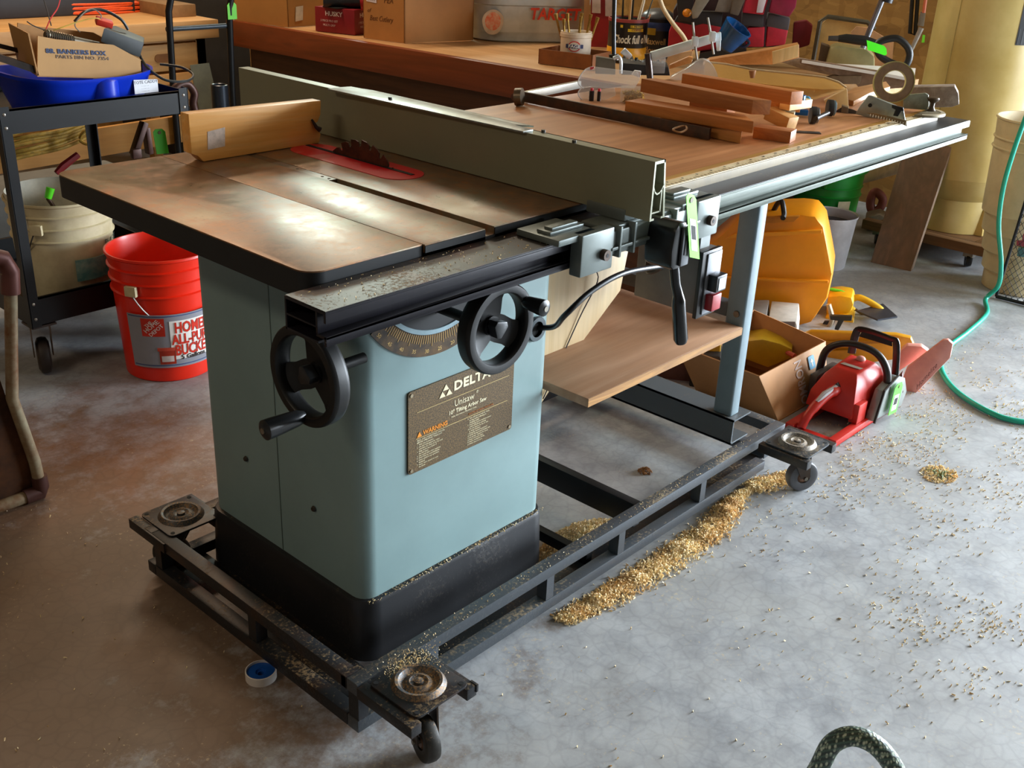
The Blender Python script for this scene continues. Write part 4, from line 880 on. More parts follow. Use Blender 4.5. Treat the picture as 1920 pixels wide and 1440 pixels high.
part('bolt_head', B().cyl((2.197, 1.94, .70), (2.205, 1.94, .70), .009, seg=12), plain('#1c1814', .5, .4), t); part('bolt_head', B().cyl((2.190, 1.30, .695), (2.206, 1.30, .695), .013, seg=12), plain('#8a8478', .4, .7), t)
# stored things under the bench (dark, partly seen)
solo('brown_carton', B().box(2.5, 1.35, .225, 3.0, 1.9, .50), plain('#6e4626', .7), 'brown carton under the long workbench toward its right end', 'box', bevel=.004)
solo('dark_chest', B().box(2.5, 2.05, .225, 3.1, 2.6, .56), plain('#2a2623', .5), 'dark chest on the shelf under the long workbench', 'chest', bevel=.01)
t = thing('power_drill', 'yellow and black cordless drill under the long workbench', 'drill', (2.42, 2.30, .225))
part('drill_body', B().box(2.38, 2.22, .44, 2.46, 2.42, .52), plain('#b08a1c', .5), t, bevel=.012); part('drill_grip', B().box(2.40, 2.30, .225, 2.44, 2.36, .44), plain('#1c1c1c', .5), t, bevel=.01)
solo('red_clamp', B().beam((2.44, 2.16, .225), (2.43, 2.14, .56), .02, .03, (1, 0, 0)), plain('#b01c24', .5), 'red clamp handle standing under the long workbench', 'clamp')
solo('wooden_crate', B().box(2.42, 1.12, .225, 2.9, 1.30, .52), wood('#6b4a2c', '#5a3c22', 1, 4, .6), 'wooden crate under the right end of the long workbench', 'crate', bevel=.004)
# cardboard boxes on the bench
CAR = plain('#a8763a', .7, var=.08, scale=5); CARD = plain('#b0793e', .7, var=.1, scale=5)
def ubox(c, a, b_, z0, z1, th=.004):
    """open box footprint from corner c along vectors a and b_"""
    c, a, b_ = Vector(c+(0,)), Vector(a+(0,)), Vector(b_+(0,)); out = []
    def wall(p, d, nn): q = [p, p+d, p+d+nn*th, p+nn*th]; return B().hexa([v+Vector((0, 0, z0)) for v in q]+[v+Vector((0, 0, z1)) for v in q])
    an, bn = a.normalized(), b_.normalized()
    return [('panel', wall(c, a, bn)), ('panel', wall(c, b_, an)), ('panel', wall(c+b_, a, -bn)), ('panel', wall(c+a, b_, -an))]
t = thing('cardboard_box', 'tall plain cardboard box at the far left end of the long workbench', 'box', (2.4, 3.0, .752))
for i, (n_, b) in enumerate(ubox((2.160, 2.955), (-.055, .33), (.36, .04), .752, 1.06)): part(n_, b, CAR, t)
part('box_floor', B().box(2.16, 2.99, .752, 2.44, 3.25, .756), CARD, t)
part('sticker', B().prism([(0, 0), (.045, .004), (.05, .065), (.006, .062)], 0, .001, plane_fr((2.20, 2.957, .775), (.36, .04, 0), (0, 0, 1))), plain('#d6cdb8', .6), t, label='small torn white label')
t = thing('tool_carton', 'maroon tool box carton with white lettering on the long workbench', 'box', (2.33, 2.65, .752))

HC = [(2.19, 2.80), (2.245, 2.60), (2.50, 2.67), (2.44, 2.87)]
part('carton', B().prism(HC, .752, .855), plain('#7e1420', .42, var=.1), t, bevel=.002)
for (o_, d_) in (((2.19, 2.80), (.055, -.20)), ((2.245, 2.60), (.255, .07))):
    f = plane_fr((o_[0], o_[1], .752), (d_[0], d_[1], 0), (0, 0, 1))
    text('HUSKY', .026, lambda u, v, w, f=f: f(.10+u if d_[1] < 0 else .085+u, .078+v, w), plain('#e8dcd8', .5), t, off=.0006, sx=1.1)
    for k, s_ in enumerate(('3 PIECE PRO SET', 'MULTI GRIP')): text(s_, .0125, lambda u, v, w, f=f, k=k: f(.075+u, .048-.018*k+v, w), plain('#d8b8b8', .5), t)
t = thing('impact_tool', 'black and red cordless tool with a lime tag on top of the maroon carton', 'tool', (2.33, 2.66, .855))
part('tool_body', B().cyl((2.19, 2.74, .885), (2.32, 2.64, .885), .028, .03, 18), plain('#17181a', .4), t); part('tool_head', B().cyl((2.28, 2.60, .885), (2.36, 2.53, .895), .034, .026, 18), plain('#a3121c', .4), t, label='red housing')
part('tool_handle', B().beam((2.30, 2.62, .856), (2.44, 2.50, .866), .03, .035).box(2.20, 2.66, .855, 2.34, 2.76, .86), plain('#1b1c1d', .45), t, bevel=.003)
hangtag('price_tag', 'lime price tag lying on the red and black tool on the long workbench', (2.235, 2.70, .913), (.6, -.8, 0), (.75, .55, .25), .085, .06, '#a6ee2c')
t = thing('cardboard_box', 'opened cardboard box with handwriting and raised flap beside the galvanized tub', 'box', (2.5, 2.3, .752))
cA, cB_, cC = (2.262, 2.302), (2.225, 2.515), (2.375, 2.085)
for n_, b in ubox((2.262, 2.300), (-.038, .215), (.40, -.02) if False else (.125, -.21), .752, .95): pass
bA, bB, bD = Vector((2.262, 2.300, 0)), Vector((-.038, .215, 0)), Vector((.33, .02, 0))
for n_, b in ubox((2.262, 2.300), (-.038, .215), (.33, -.075), .752, .955): part(n_, b, CARD if True else CAR, t)
part('box_flap', B().hexa([Vector(p) for p in ((2.262, 2.30, .955), (2.592, 2.225, .945), (2.592, 2.228, .949), (2.262, 2.303, .959), (2.25, 2.19, .975), (2.62, 2.10, .950), (2.62, 2.103, .954), (2.25, 2.193, .979))]), CAR, t)
f = plane_fr((2.262, 2.300, .752), (.038, -.215, 0), (0, 0, 1)); f2 = plane_fr((2.224, 2.515, .752), (.038, -.215, 0), (0, 0, 1))
part('sticker', B().prism([(.018, .150), (.072, .146), (.072, .178), (.018, .182)], 0, .0012, f2), plain('#e6dce0', .5), t)
text('||||||||', .020, lambda u, v, w: f2(.045+u, .163+v, w+.001), plain('#4a3a3a', .6), t, name='barcode')
PEN = plain('#6a3e14', .7)
text('PEA', .030, lambda u, v, w: f2(.135+u, .160+v, w), PEN, t, shear=.2); text('of', .022, lambda u, v, w: f2(.03+u, .115+v, w), PEN, t, shear=.3); text('Best Cutlery', .030, lambda u, v, w: f2(.095+u, .085+v, w), PEN, t, shear=.3, sx=.8)
# galvanized tub
s = N('mat_galvanized'); v = s.co(); vo = s.n('TexVoronoi'); vo.inputs['Scale'].default_value = 26; s.L.new(v, vo.inputs['Vector'])
s.set(s.mix(s.ramp(s.noise(v, 6, 4), [(.4, 0.), (.6, 1.)]), '#c3caca', '#a9b0b0'), s.ramp(s.noise(v, 20, 3), [(.3, .38), (.7, .55)]), .35); GALV = s.m
t = thing('galvanized_tub', 'large galvanized steel tub with red lettering on the long workbench', 'tub', (2.87, 2.17, .752))
def rr(a, c_, z, n=9, r=.14, cx=2.87, cy=2.17, rot=-.62):
    P = rrect(-a, -c_, a, c_, r, n); R = Matrix.Rotation(rot, 3, 'Z'); return [R@Vector((x, y, 0))+Vector((cx, cy, z)) for x, y in P]
b = B(); b.ring([rr(.245, .145, .752), rr(.25, .15, .757), rr(.252, .152, .782), rr(.256, .156, .790), rr(.258, .158, .796), rr(.27, .17, .90), rr(.275, .175, .905), rr(.28, .18, 1.0), rr(.272, .172, 1.0), rr(.25, .15, .80), rr(.24, .14, .762)], caps=True)
part('tub_shell', b, GALV, t)
R_ = Matrix.Rotation(-.62, 3, 'Z'); ux = R_@Vector((1, 0, 0)); ny = R_@Vector((0, -1, 0))
f = plane_fr(Vector((2.87, 2.17, .862))+ny*.1712, ux, Vector((0, 0, 1))-ny*-.10)
text('TARGET', .066, lambda u, v, w: f(.085+u, v+.008, w+.003), plain('#e0442a', .5), t, off=.0022, shear=.12, sx=.9)
f = plane_fr(Vector((2.87, 2.17, .835))+ny*.1692-ux*.185, ux, Vector((0, 0, 1))-ny*-.10)
sp = part('round_sticker', B().prism([(.046*math.cos(a)*(1+.05*math.sin(3*a)), .052*math.sin(a)) for a in [2*PI*i/30 for i in range(30)]], .002, .0035, f), plain('#d8c0a4', .6), t, label='worn round peach sticker')
part('sticker_print', B().prism([(.034*math.cos(a), .038*math.sin(a)+.004) for a in [2*PI*i/30 for i in range(30)]], .003, .0042, f), plain('#e0704a', .6, var=.3, scale=60, alt='#d8b090'), sp)
# low cardboard tray with yogurt tub, coffee tins, brushes
t = thing('low_carton', 'low brown cardboard tray on the long workbench holding a white tub', 'tray', (2.5, 1.5, .752))
for n_, b in ubox((2.325, 1.615), (.045, -.225), (.15, .03), .752, .806): part(n_, b, plain('#8a5020', .7), t)
part('tray_floor', B().prism([(2.33, 1.61), (2.372, 1.395), (2.515, 1.424), (2.473, 1.640)], .7525, .7555), plain('#8a5020', .7), t)
def tin(name, label, c, r, h, m, cat='tin'):
    t = thing(name, label, cat, c, local=True); part('can_body', B().lathe([(.001, 0), (r-.001, 0), (r, .003), (r, h-.004), (r+.0015, h), (r-.003, h), (r-.004, h-.002), (r-.004, .004), (.001, .004)], (0, 0, 0), 40), m, t, local=True); return t
yc = Vector((2.425, 1.518, .756)); vang = math.atan2(-1.145-1.535, -.858-2.505)
t = tin('yogurt_tub', 'large white yogurt tub full of brass brushes in the cardboard tray', yc, .058, .118, plain('#dccdb8', .5, var=.08), 'tub')
part('tub_rim', B().lathe([(.058, .098), (.0615, .100), (.0615, .112), (.058, .114)], (0, 0, 0), 40), plain('#d6c4ac', .5), t, local=True)
cff = lambda z, du=0, l=.001: (lambda u, v, w: cyl_fr((0, 0, 0), .058, vang, z, l)(u+du, v, w))
lb = part('logo_disc', B().prism([(.022*math.cos(a), .019*math.sin(a)) for a in [2*PI*i/30 for i in range(30)]], 0, .0012, cff(.070, -.004, .004)), plain('#d8382c', .5), t)
part('logo_disc', B().prism([(.018*math.cos(a), .0155*math.sin(a)) for a in [2*PI*i/30 for i in range(30)]], .0010, .0018, cff(.070, -.004, .004)), plain('#dccdb8', .5), lb)
part('logo_band', cyl_patch((0, 0, 0), .058, vang, -.035, .027, .0632, .0768, .0064, n=10), plain('#26305e', .5), t)
text('FAGE', .016, cff(.070, -.004, .0072), plain('#e8e4dc', .5), lb, off=.0004, sx=1.1); text('Total', .015, cff(.040, -.004), plain('#4a4a60', .5), lb, shear=.3)
for i, (dx, dy, a, h) in enumerate(((-.03, .01, -.3, .155), (-.012, -.01, -.15, .16), (.010, .0, .02, .150), (.024, .01, .15, .158), (.034, -.008, .25, .150), (.0, .02, .1, .16), (-.035, -.01, -.1, .14))):
    p = yc+VX*dx*1+VN*dy; q = p+VX*math.sin(a)*h+Vector((0, 0, h)); b = B().cyl(p+Vector((0, 0, .008)), q, .0042, .0045, 8).cyl(q, q+VX*math.sin(a)*.02+Vector((0, 0, .022)), .0055, .0075, 10)
    solo('brass_brush', b, plain('#a8843c', .35, .7, .35, 60), 'brass acid brush standing in the white yogurt tub', 'brush', group='brass brushes in the yogurt tub')
ck = Vector((2.69, 1.475, .752)); va2 = math.atan2(-1.145-1.475, -.858-2.69)
t = tin('coffee_can', 'black and yellow coffee can with a red lid rim holding brushes', ck, .076, .158, plain('#131414', .35, var=.1), 'can')
c2 = lambda z, du=0, l=.001, r=.076: (lambda u, v, w: cyl_fr((0, 0, 0), r, va2, z, l)(u+du, v, w))
part('lid_rim', B().lathe([(.076, .150), (.0795, .151), (.0795, .162), (.074, .163), (.074, .152)], (0, 0, 0), 40), plain('#9a3a34', .4), t, local=True)
part('yellow_band', cyl_patch((0, 0, 0), .076, va2, -.12, .12, .012, .058, .001), plain('#e8a818', .4, var=.06), t, local=True) if False else part('yellow_band', B().lathe([(.0762, .010), (.0768, .011), (.0768, .056), (.0762, .057)], (0, 0, 0), 40), plain('#e8a818', .4, var=.06), t, local=True)
for z0, z1, u0, u1 in ((.132, .142, .008, .062), (.118, .129, .0, .066), (.132, .142, -.03, -.02)):
    part('yellow_panel', cyl_patch((0, 0, 0), .076, va2, u0, u1, z0, z1, .0012, n=6), plain('#e8c018', .4), t)
text('Chock full o\'Nuts', .042, c2(.088, -.058), plain('#ece6d0', .5), t, align='LEFT', off=.0012, sx=.62, shear=.15)
text('COFFEE', .012, c2(.124, .035, .0022), plain('#8a2a10', .5), t); text('ALL METHOD', .011, c2(.137, .035, .0022), plain('#3a2a08', .5), t)
mk = Vector((2.93, 1.505, .752)); va3 = math.atan2(-1.145-1.505, -.858-2.93)
t = tin('coffee_can', 'dark blue coffee can with gold lettering behind the black and yellow can', mk, .076, .150, plain('#1c2432', .4, .1, .25), 'can')
c3 = lambda z, du=0, l=.001: (lambda u, v, w: cyl_fr((0, 0, 0), .076, va3, z, l)(u+du, v, w))
part('blue_band', B().lathe([(.0762, .104), (.0768, .105), (.0768, .135), (.0762, .136)], (0, 0, 0), 40), plain('#283f78', .4), t, local=True)
part('yellow_panel', cyl_patch((0, 0, 0), .076, va3, -.06, -.005, .088, .114, .0012, n=6), plain('#b0901c', .5), t)
text('Maxwell', .034, c3(.062, -.050), plain('#c0a878', .5), t, align='LEFT', off=.0006, sx=.8); text('House', .034, c3(.028, -.050), plain('#b09060', .5), t, align='LEFT', off=.0006, sx=.8)
part('can_cover', B().sphere((0, 0, .148), .07, (1, 1, .55), 28), plain('#5a5e64', .35, .3, .2), t, local=True)
BR = [((-.045, 0), -.1, .10, '#3a3c34', .006), ((-.02, .01), -.05, .13, '#22241c', .007), ((.0, -.01), .02, .12, '#c89a5a', .008), ((.022, 0), .22, .135, '#e8dcc0', .011), ((.04, .01), .35, .12, '#3f4a44', .005), ((.05, -.01), .45, .06, '#c87a3a', .005), ((.012, .02), .0, .17, '#20262a', .010)]
for (dx, dy), a, h, col, r in BR:
    p = ck+VX*dx+VN*dy+Vector((0, 0, .06)); q = p+VX*math.sin(a)*h*1.2+Vector((0, 0, h+.06))
    solo('paint_brush', B().tube([p, p*.5+q*.5, q], [r*.8, r, r*.7], 10, flat=.6), plain(col, .5), 'brush handle of %s colour standing in the black and yellow coffee can' % {'#3a3c34': 'dark olive', '#22241c': 'almost black', '#c89a5a': 'light brown', '#e8dcc0': 'cream', '#3f4a44': 'grey-green', '#c87a3a': 'orange', '#20262a': 'thick dark slate'}[col], 'brush', group='brushes in the coffee can')
t = thing('red_package', 'red upright package with white labels behind the coffee can', 'package', (2.93, 1.82, .752))
part('package_body', slab([(2.916, 1.83, 0.727), (2.964, 1.77, 0.726), (2.952, 1.784, 0.986), (2.905, 1.844, 0.982)], .09), plain('#9a1a20', .45), t)
part('sticker', slab([(2.906, 1.831, 0.889), (2.929, 1.802, 0.889), (2.925, 1.807, 0.974), (2.903, 1.835, 0.972)], .002), plain('#d8c8c0', .5), t); part('sticker', slab([(2.942, 1.786, 0.879), (2.963, 1.759, 0.876), (2.958, 1.765, 0.976), (2.937, 1.792, 0.975)], .002), plain('#c8b8b4', .5), t)
solo('wood_strip', slab([(2.839, 1.814, 0.795), (2.856, 1.793, 0.796), (2.847, 1.804, 0.987), (2.833, 1.821, 0.986)], .02), wood('#b98a58', '#a87848', 2, 5, .6), 'narrow wooden strip standing beside the red package', 'wood strip')
# magnetic work light stand with black rod
t = thing('gooseneck_stand', 'thin black upright rod on a steel block base at the back of the saw table', 'stand', (1.765, 0.831, 0.848))
part('rod', B().tube([(1.629, 0.733, 0.937), (1.625, 0.738, 1.013), (1.621, 0.743, 1.138)], .0062, 10), BLK, t)
part('block', slab([(1.553, 0.735, 0.893), (1.589, 0.692, 0.893), (1.587, 0.695, 0.933), (1.553, 0.736, 0.939)], .03), plain('#6c675a', .4, .4), t, bevel=.003)
part('clip', B().tube(curve([(1.583, 0.699, 0.936), (1.592, 0.688, 0.941), (1.597, 0.683, 0.928), (1.598, 0.681, 0.897)], 5), .005, 8), plain('#d5dade', .3, .3), t); part('rod_collar', B().cyl((1.63, 0.732, 0.925), (1.629, 0.733, 0.94), .014, seg=14), plain('#3a3226', .4, .6), t)
# tan hose arching behind
t = solo('tan_hose', B().tube(curve([(2.474, 1.202, 1.048), (2.49, 1.18, 0.986), (2.515, 1.147, 0.934), (2.54, 1.113, 0.89), (2.553, 1.096, 0.85), (2.56, 1.087, 0.808)], 8), .008, 10), plain('#cdb48a', .5), 'tan rubber hose curving down behind the silver jig arm', 'hose')
# aluminium jig arm with rods
t = thing('jig_arm', 'pale aluminium bar with two thin upright rods standing on a dark post', 'jig', (1.76, 0.7, 0.848))
ALU = plain('#d9e8ee', .35, .2, .06)
part('arm', slab([(1.585, 0.572, 0.943), (1.69, 0.429, 1.007), (1.688, 0.432, 1.028), (1.647, 0.488, 1.006), (1.581, 0.577, 0.967)], .018), ALU, t, bevel=.002)
part('post', B().tube([(1.578, 0.582, 0.964), (1.587, 0.569, 0.882)], .009, 12), plain('#3c302a', .3, .6), t)
part('end_bracket', slab([(1.686, 0.437, 0.979), (1.691, 0.429, 0.981), (1.69, 0.431, 1.012), (1.682, 0.442, 1.009)], .02), ALU, t, bevel=.002)
part('rod', B().tube([(1.632, 0.486, 1.05), (1.637, 0.48, 1.013), (1.645, 0.469, 0.957)], .0032, 8), plain('#a09a90', .3, .8), t); part('rod', B().tube([(1.654, 0.456, 1.064), (1.662, 0.446, 1.022), (1.669, 0.435, 0.973)], .0032, 8), plain('#a09a90', .3, .8), t)
for q in ((1.635, 0.475, 1.003), (1.661, 0.44, 1.018)): part('clamp_block', B().obox(q, (.016, .02, .024), (0, 0, -.8)), ALU, t, bevel=.002)
# open black tray with blue mug
t = solo('black_tray', B().box(2.05, .86, .75, 2.06, .87, .76) if False else slab([(2.762, 1.182, 0.787), (2.854, 1.032, 0.826), (2.843, 1.051, 0.875), (2.827, 1.076, 0.842), (2.762, 1.181, 0.811)], .25), plain('#141414', .4), 'open black plastic tray behind the jig arm on the long workbench', 'tray')
mug = thing('enamel_mug', 'shiny dark blue enamel mug lying on its side', 'mug', (2.78, 1.036, 0.85))
mc_ = Vector((2.769, 1.054, 0.89)); ax = (VX*.45+VN*-.25+Vector((0, 0, .75))).normalized(); a1 = ax.orthogonal().normalized(); Mm = Matrix((a1, ax.cross(a1), ax)).transposed()
part('mug_body', B().lathe([(.001, -.055), (.030, -.055), (.042, -.045), (.050, 0), (.056, .035), (.0575, .040), (.052, .040), (.046, -.0), (.038, -.045), (.001, -.050)], mc_, 36, Mm), plain('#1a4c80', .12, .1, .2), mug)
part('handle', B().tube(curve([(2.79, 1.02, 0.881), (2.801, 1.003, 0.875), (2.804, 0.998, 0.864), (2.796, 1.01, 0.852), (2.788, 1.023, 0.851)], 6), .0055, 8), plain('#28324e', .2, .2), mug)
# red tool bag with tools
t = thing('tool_bag', 'red fabric tool bag with black trim standing open on the long workbench', 'bag', (3.05, 1.25, .752))
RBAG = plain('#b01424', .55, var=.22, scale=10)
part('pocket', slab([(2.718, 1.299, 0.816), (2.772, 1.217, 0.812), (2.769, 1.222, 0.907), (2.753, 1.246, 0.913), (2.723, 1.29, 0.918), (2.717, 1.3, 0.878)], .06), RBAG, t, bevel=.006); part('pocket', slab([(2.774, 1.213, 0.812), (2.829, 1.13, 0.828), (2.824, 1.139, 0.909), (2.786, 1.196, 0.917), (2.769, 1.222, 0.907)], .06), RBAG, t, bevel=.006)
part('pocket', slab([(2.885, 1.058, 0.84), (2.922, 1.001, 0.844), (2.919, 1.006, 0.918), (2.885, 1.059, 0.91)], .06), plain('#d0243a', .5, var=.2), t, bevel=.006); part('pocket', slab([(2.926, 0.995, 0.845), (2.965, 0.936, 0.857), (2.967, 0.933, 0.911), (2.925, 0.997, 0.922)], .06), plain('#c42038', .5, var=.2), t, bevel=.006)
part('bag_body', slab([(2.852, 1.374, 0.792), (3.09, 1.008, 0.833), (3.087, 1.013, 0.987), (3.042, 1.081, 1.022), (2.865, 1.354, 1.004), (2.848, 1.38, 0.943)], .16), plain('#33191a', .7, var=.3), t, bevel=.01)
part('black_trim', slab([(2.726, 1.291, 0.91), (2.826, 1.139, 0.905), (2.827, 1.139, 0.963), (2.765, 1.232, 0.96), (2.733, 1.28, 0.938)], .03), plain('#231c1c', .6), t, bevel=.005); part('black_trim', slab([(2.871, 1.08, 0.917), (2.917, 1.009, 0.914), (2.914, 1.014, 0.959), (2.87, 1.082, 0.966)], .06), plain('#3b3434', .5), t, bevel=.006); part('black_trim', slab([(2.921, 1.003, 0.918), (2.967, 0.932, 0.908), (2.968, 0.931, 0.954), (2.922, 1.002, 0.968)], .06), plain('#4a4446', .5), t, bevel=.006)
TOOLS = [('hand_saw', 'grey and beige steel blade sticking out of the red tool bag at left', [(2.719, 1.202, 0.935), (2.729, 1.186, 0.94), (2.756, 1.145, 1.029), (2.726, 1.191, 1.026), (2.715, 1.208, 0.965)], '#8a8272', .012),
 ('putty_knife', 'dark taupe blade standing in the middle of the red tool bag', [(2.786, 1.15, 0.963), (2.816, 1.104, 0.963), (2.837, 1.072, 1.033), (2.795, 1.137, 1.029)], '#7a7268', .015),
 ('hand_plane', 'wooden handled grey tool leaning in the red tool bag', [(2.807, 1.097, 0.96), (2.824, 1.07, 0.954), (2.838, 1.05, 1.035), (2.811, 1.092, 1.032)], '#6a5c4c', .03),
 ('utility_cutter', 'crimson and white striped tool grip in the red tool bag', [(2.836, 1.061, 0.966), (2.879, 0.995, 0.963), (2.886, 0.984, 1.039), (2.842, 1.052, 1.034)], '#c41a34', .05),
 ('power_sander', 'large glossy maroon and pink tool housing at the right of the red tool bag', [(2.879, 0.974, 0.973), (2.919, 0.91, 0.962), (2.929, 0.895, 0.997), (2.929, 0.894, 1.045), (2.882, 0.968, 1.04)], '#8e1c3c', .07),
 ('orange_knob_tool', 'black tool with an orange knob in the left of the red tool bag', [(2.723, 1.266, 0.921), (2.75, 1.225, 0.919), (2.75, 1.225, 1.023), (2.713, 1.281, 1.019)], '#241c1c', .04)]
for n_, l_, ps, col, th in TOOLS:
    o_ = solo(n_, slab(ps, th), plain(col, .35, .1, .2), l_, 'tool', bevel=.005)
    if n_ == 'orange_knob_tool': KT = o_; o_.name = 'palm_tool'
    if n_ == 'utility_cutter': GT = o_
part('orange_knob', B().sphere((2.727, 1.234, 0.954), .017, (1, 1, .9), 16), plain('#e08a14', .4), KT)
part('white_stripe', slab([(2.855, 1.013, 0.97), (2.868, 0.994, 0.971), (2.873, 0.985, 1.039), (2.857, 1.011, 1.037)], .01), plain('#d8ccd0', .4), GT, bevel=.002)
solo('maroon_bag', slab([(3.182, 1.022, 0.811), (3.214, 0.964, 0.836), (3.215, 0.963, 0.911), (3.201, 0.987, 0.929), (3.178, 1.029, 0.918)], .05), plain('#7a1420', .6), 'small maroon pouch standing at the back of the long workbench', 'pouch', bevel=.008)
# ceramic heater / clamps / trimmer on the right end of the bench
t = thing('canvas_board', 'tan framed board standing at the end of the long workbench', 'board', (3.239, 0.818, 0.75))
part('panel_face', slab([(3.198, 0.927, 0.729), (3.29, 0.752, 0.744), (3.296, 0.741, 0.906), (3.281, 0.77, 0.935), (3.211, 0.903, 0.945), (3.201, 0.921, 0.92)], .02), plain('#c9a05c', .55, var=.12), t)
part('panel_frame', B().tube([(3.172, 0.918, 0.728), (3.174, 0.914, 0.934), (3.186, 0.891, 0.953), (3.255, 0.759, 0.942), (3.27, 0.731, 0.918)], .009, 8), plain('#4c4430', .45), t)
t = thing('beige_canister', 'beige metal canister with a yellow highlight under the black trimmer grip', 'canister', (3.301, 0.826, 0.75))
part('can_body', slab([(3.008, 0.784, 0.787), (3.09, 0.621, 0.793), (3.086, 0.629, 0.843), (3.071, 0.658, 0.867), (3.023, 0.753, 0.874), (3.012, 0.776, 0.865)], .09), plain('#a8a070', .3, .3, .12), t, bevel=.012)
t = solo('brown_block', slab([(3.02, 0.819, 0.787), (3.036, 0.789, 0.796), (3.036, 0.788, 0.862), (3.021, 0.817, 0.871)], .06), plain('#5c4832', .6), 'dark brown block beside the beige canister', 'block', bevel=.003)
t = solo('cardboard_sheet', slab([(3.162, 0.737, 0.761), (3.224, 0.615, 0.787), (3.22, 0.624, 0.884), (3.174, 0.714, 0.931), (3.155, 0.752, 0.932), (3.147, 0.766, 0.911)], .02), plain('#c08a58', .6), 'tan cardboard panel behind the trimmer handle', 'cardboard')
t = thing('string_trimmer', 'string trimmer shaft with black grip and black loop handle leaning at the wall', 'trimmer', (3.079, 0.697, 0.769))
part('shaft', B().tube([(3.078, 0.7, 0.765), (3.093, 0.67, 0.925), (3.11, 0.638, 1.085)], .011, 12), plain('#8c8c94', .25, .8), t)
part('grip', B().tube([(2.953, 0.719, 0.905), (2.965, 0.696, 0.907), (2.995, 0.639, 0.904), (3.021, 0.588, 0.893)], [.012, .016, .018, .013], 12), plain('#151515', .5), t)
part('grip_end', B().tube([(2.936, 0.75, 0.903), (2.955, 0.715, 0.905)], [.009, .011], 12), plain('#5a5a5c', .3, .5), t)
part('loop_handle', B().tube(curve([(2.946, 0.561, 0.886), (2.949, 0.557, 0.912), (2.972, 0.511, 0.927), (2.99, 0.475, 0.904), (2.998, 0.461, 0.873), (2.993, 0.47, 0.836), (2.972, 0.511, 0.843), (2.954, 0.546, 0.862)], 8, True), .0125, 12, closed=True), plain('#141414', .45), t)
part('motor_cap', B().tube([(3.112, 0.633, 1.032), (3.115, 0.628, 1.065)], .022, 12), plain('#1b1c22', .4), t)
hangtag('price_tag', 'neon green price tag tied to the black trimmer grip', (2.886, 0.574, 0.903), tuple(-VX*0+Vector((0, 0, 1))*.96+VX*-.28), tuple(VX*.97+Vector((0, 0, -.25))), .034, .075, '#4dff00', code=False)
t = thing('turnbuckle_strap', 'grey metal turnbuckle rod hanging on the chipboard wall beside the cream tank', 'turnbuckle', (3.723, 0.744, 0.796))
part('rod', B().tube([(3.487, 0.665, 0.826), (3.497, 0.643, 0.921)], [.008, .011], 8), plain('#a8a094', .35, .6), t); part('body', slab([(3.49, 0.658, 0.928), (3.5, 0.636, 0.926), (3.499, 0.638, 0.978), (3.491, 0.656, 0.98)], .02), plain('#8a7a64', .4, .5), t, bevel=.002); part('strap', B().tube([(3.496, 0.645, 0.977), (3.494, 0.649, 1.063)], .007, 8), plain('#c0603a', .5), t)
solo('black_clamp', B().tube([(3.849, 0.855, 1.036), (3.858, 0.837, 0.86), (3.868, 0.816, 0.853), (3.858, 0.836, 1.037)], .009, 8), plain('#1a1714', .5), 'narrow black clamp hanging on the chipboard wall', 'clamp')
solo('green_mark', slab([(4.227, 0.929, 0.787), (4.232, 0.918, 0.788), (4.231, 0.92, 0.821), (4.226, 0.93, 0.822)], .002), plain('#7ae02a', .5), 'small green tag hanging beside the cream tank', 'tag')
# ------------------------------------------------------------------ cream pressure tank on a wooden dolly
TC = (3.79, .47); CREAM = plain('#cdb878', .33, var=.10, scale=3, alt='#b8a05c')
tk = thing('pressure_tank', 'tall cream painted pressure tank with black label on a wooden dolly', 'tank', (TC[0], TC[1], .11))
part('tank_shell', B().lathe([(.001, .20), (.06, .205), (.13, .225), (.185, .26), (.215, .30), (.228, .345), (.2295, .346), (.2295, .350), (.229, .36), (.229, 1.35), (.215, 1.42), (.17, 1.48), (.09, 1.51), (.001, 1.515)], TC+(0,), 64), CREAM, tk)
part('tank_skirt', B().lathe([(.165, .112), (.171, .112), (.171, .25), (.165, .25)], TC+(0,), 56), CREAM, tk)
vt = math.atan2(-1.145-TC[1], -.858-TC[0])
for a in (.75, 1.05): c_ = Vector(TC+(0,))+Vector((math.cos(vt+a), math.sin(vt+a), 0))*.175; part('foot_gusset', B().cyl(c_+Vector((0, 0, .112)), c_+Vector((0, 0, .22)), .026, .004, 4), CREAM, tk)
part('weld_seam', B().tube([Vector(TC+(0,))+Vector((math.cos(vt-.62), math.sin(vt-.62), 0))*.229+Vector((0, 0, z)) for z in (.36, .8, 1.35)], .0022, 6), plain('#bba764', .4), tk)
tl = part('tank_label', cyl_patch(TC+(0,), .229, vt, .092, .30, .885, 1.20, .0015, n=16), plain('#1d1e20', .45), tk, label='black striped label')
cfl = lambda du, z, l=.003: (lambda u, v, w: cyl_fr(TC+(0,), .229, vt, 0, l)(du+u, z+v, w))
for i in range(12): part('label_stripe', cyl_patch(TC+(0,), .229, vt, .097+i*.015, .100+i*.015, .888, .945, .003, n=2), plain('#4a4c50', .45), tl)
part('logo_ring', B().prism([(.055*math.cos(a), .036*math.sin(a)) for a in [2*PI*i/40 for i in range(41)]]+[(.048*math.cos(a), .029*math.sin(a)) for a in [-2*PI*i/40 for i in range(41)]], 0, .001, cfl(.168, .965)), plain('#e01828', .4), tl)
text('A', .055, cfl(.158, .965), plain('#e01828', .4), tl, off=.002, shear=.2)
dl = thing('wooden_dolly', 'rough wooden plank dolly on small casters under the cream tank', 'dolly', (3.78, .45, 0))
DWD = wood('#8a6440', '#6e4c2e', 1, 5, .6)
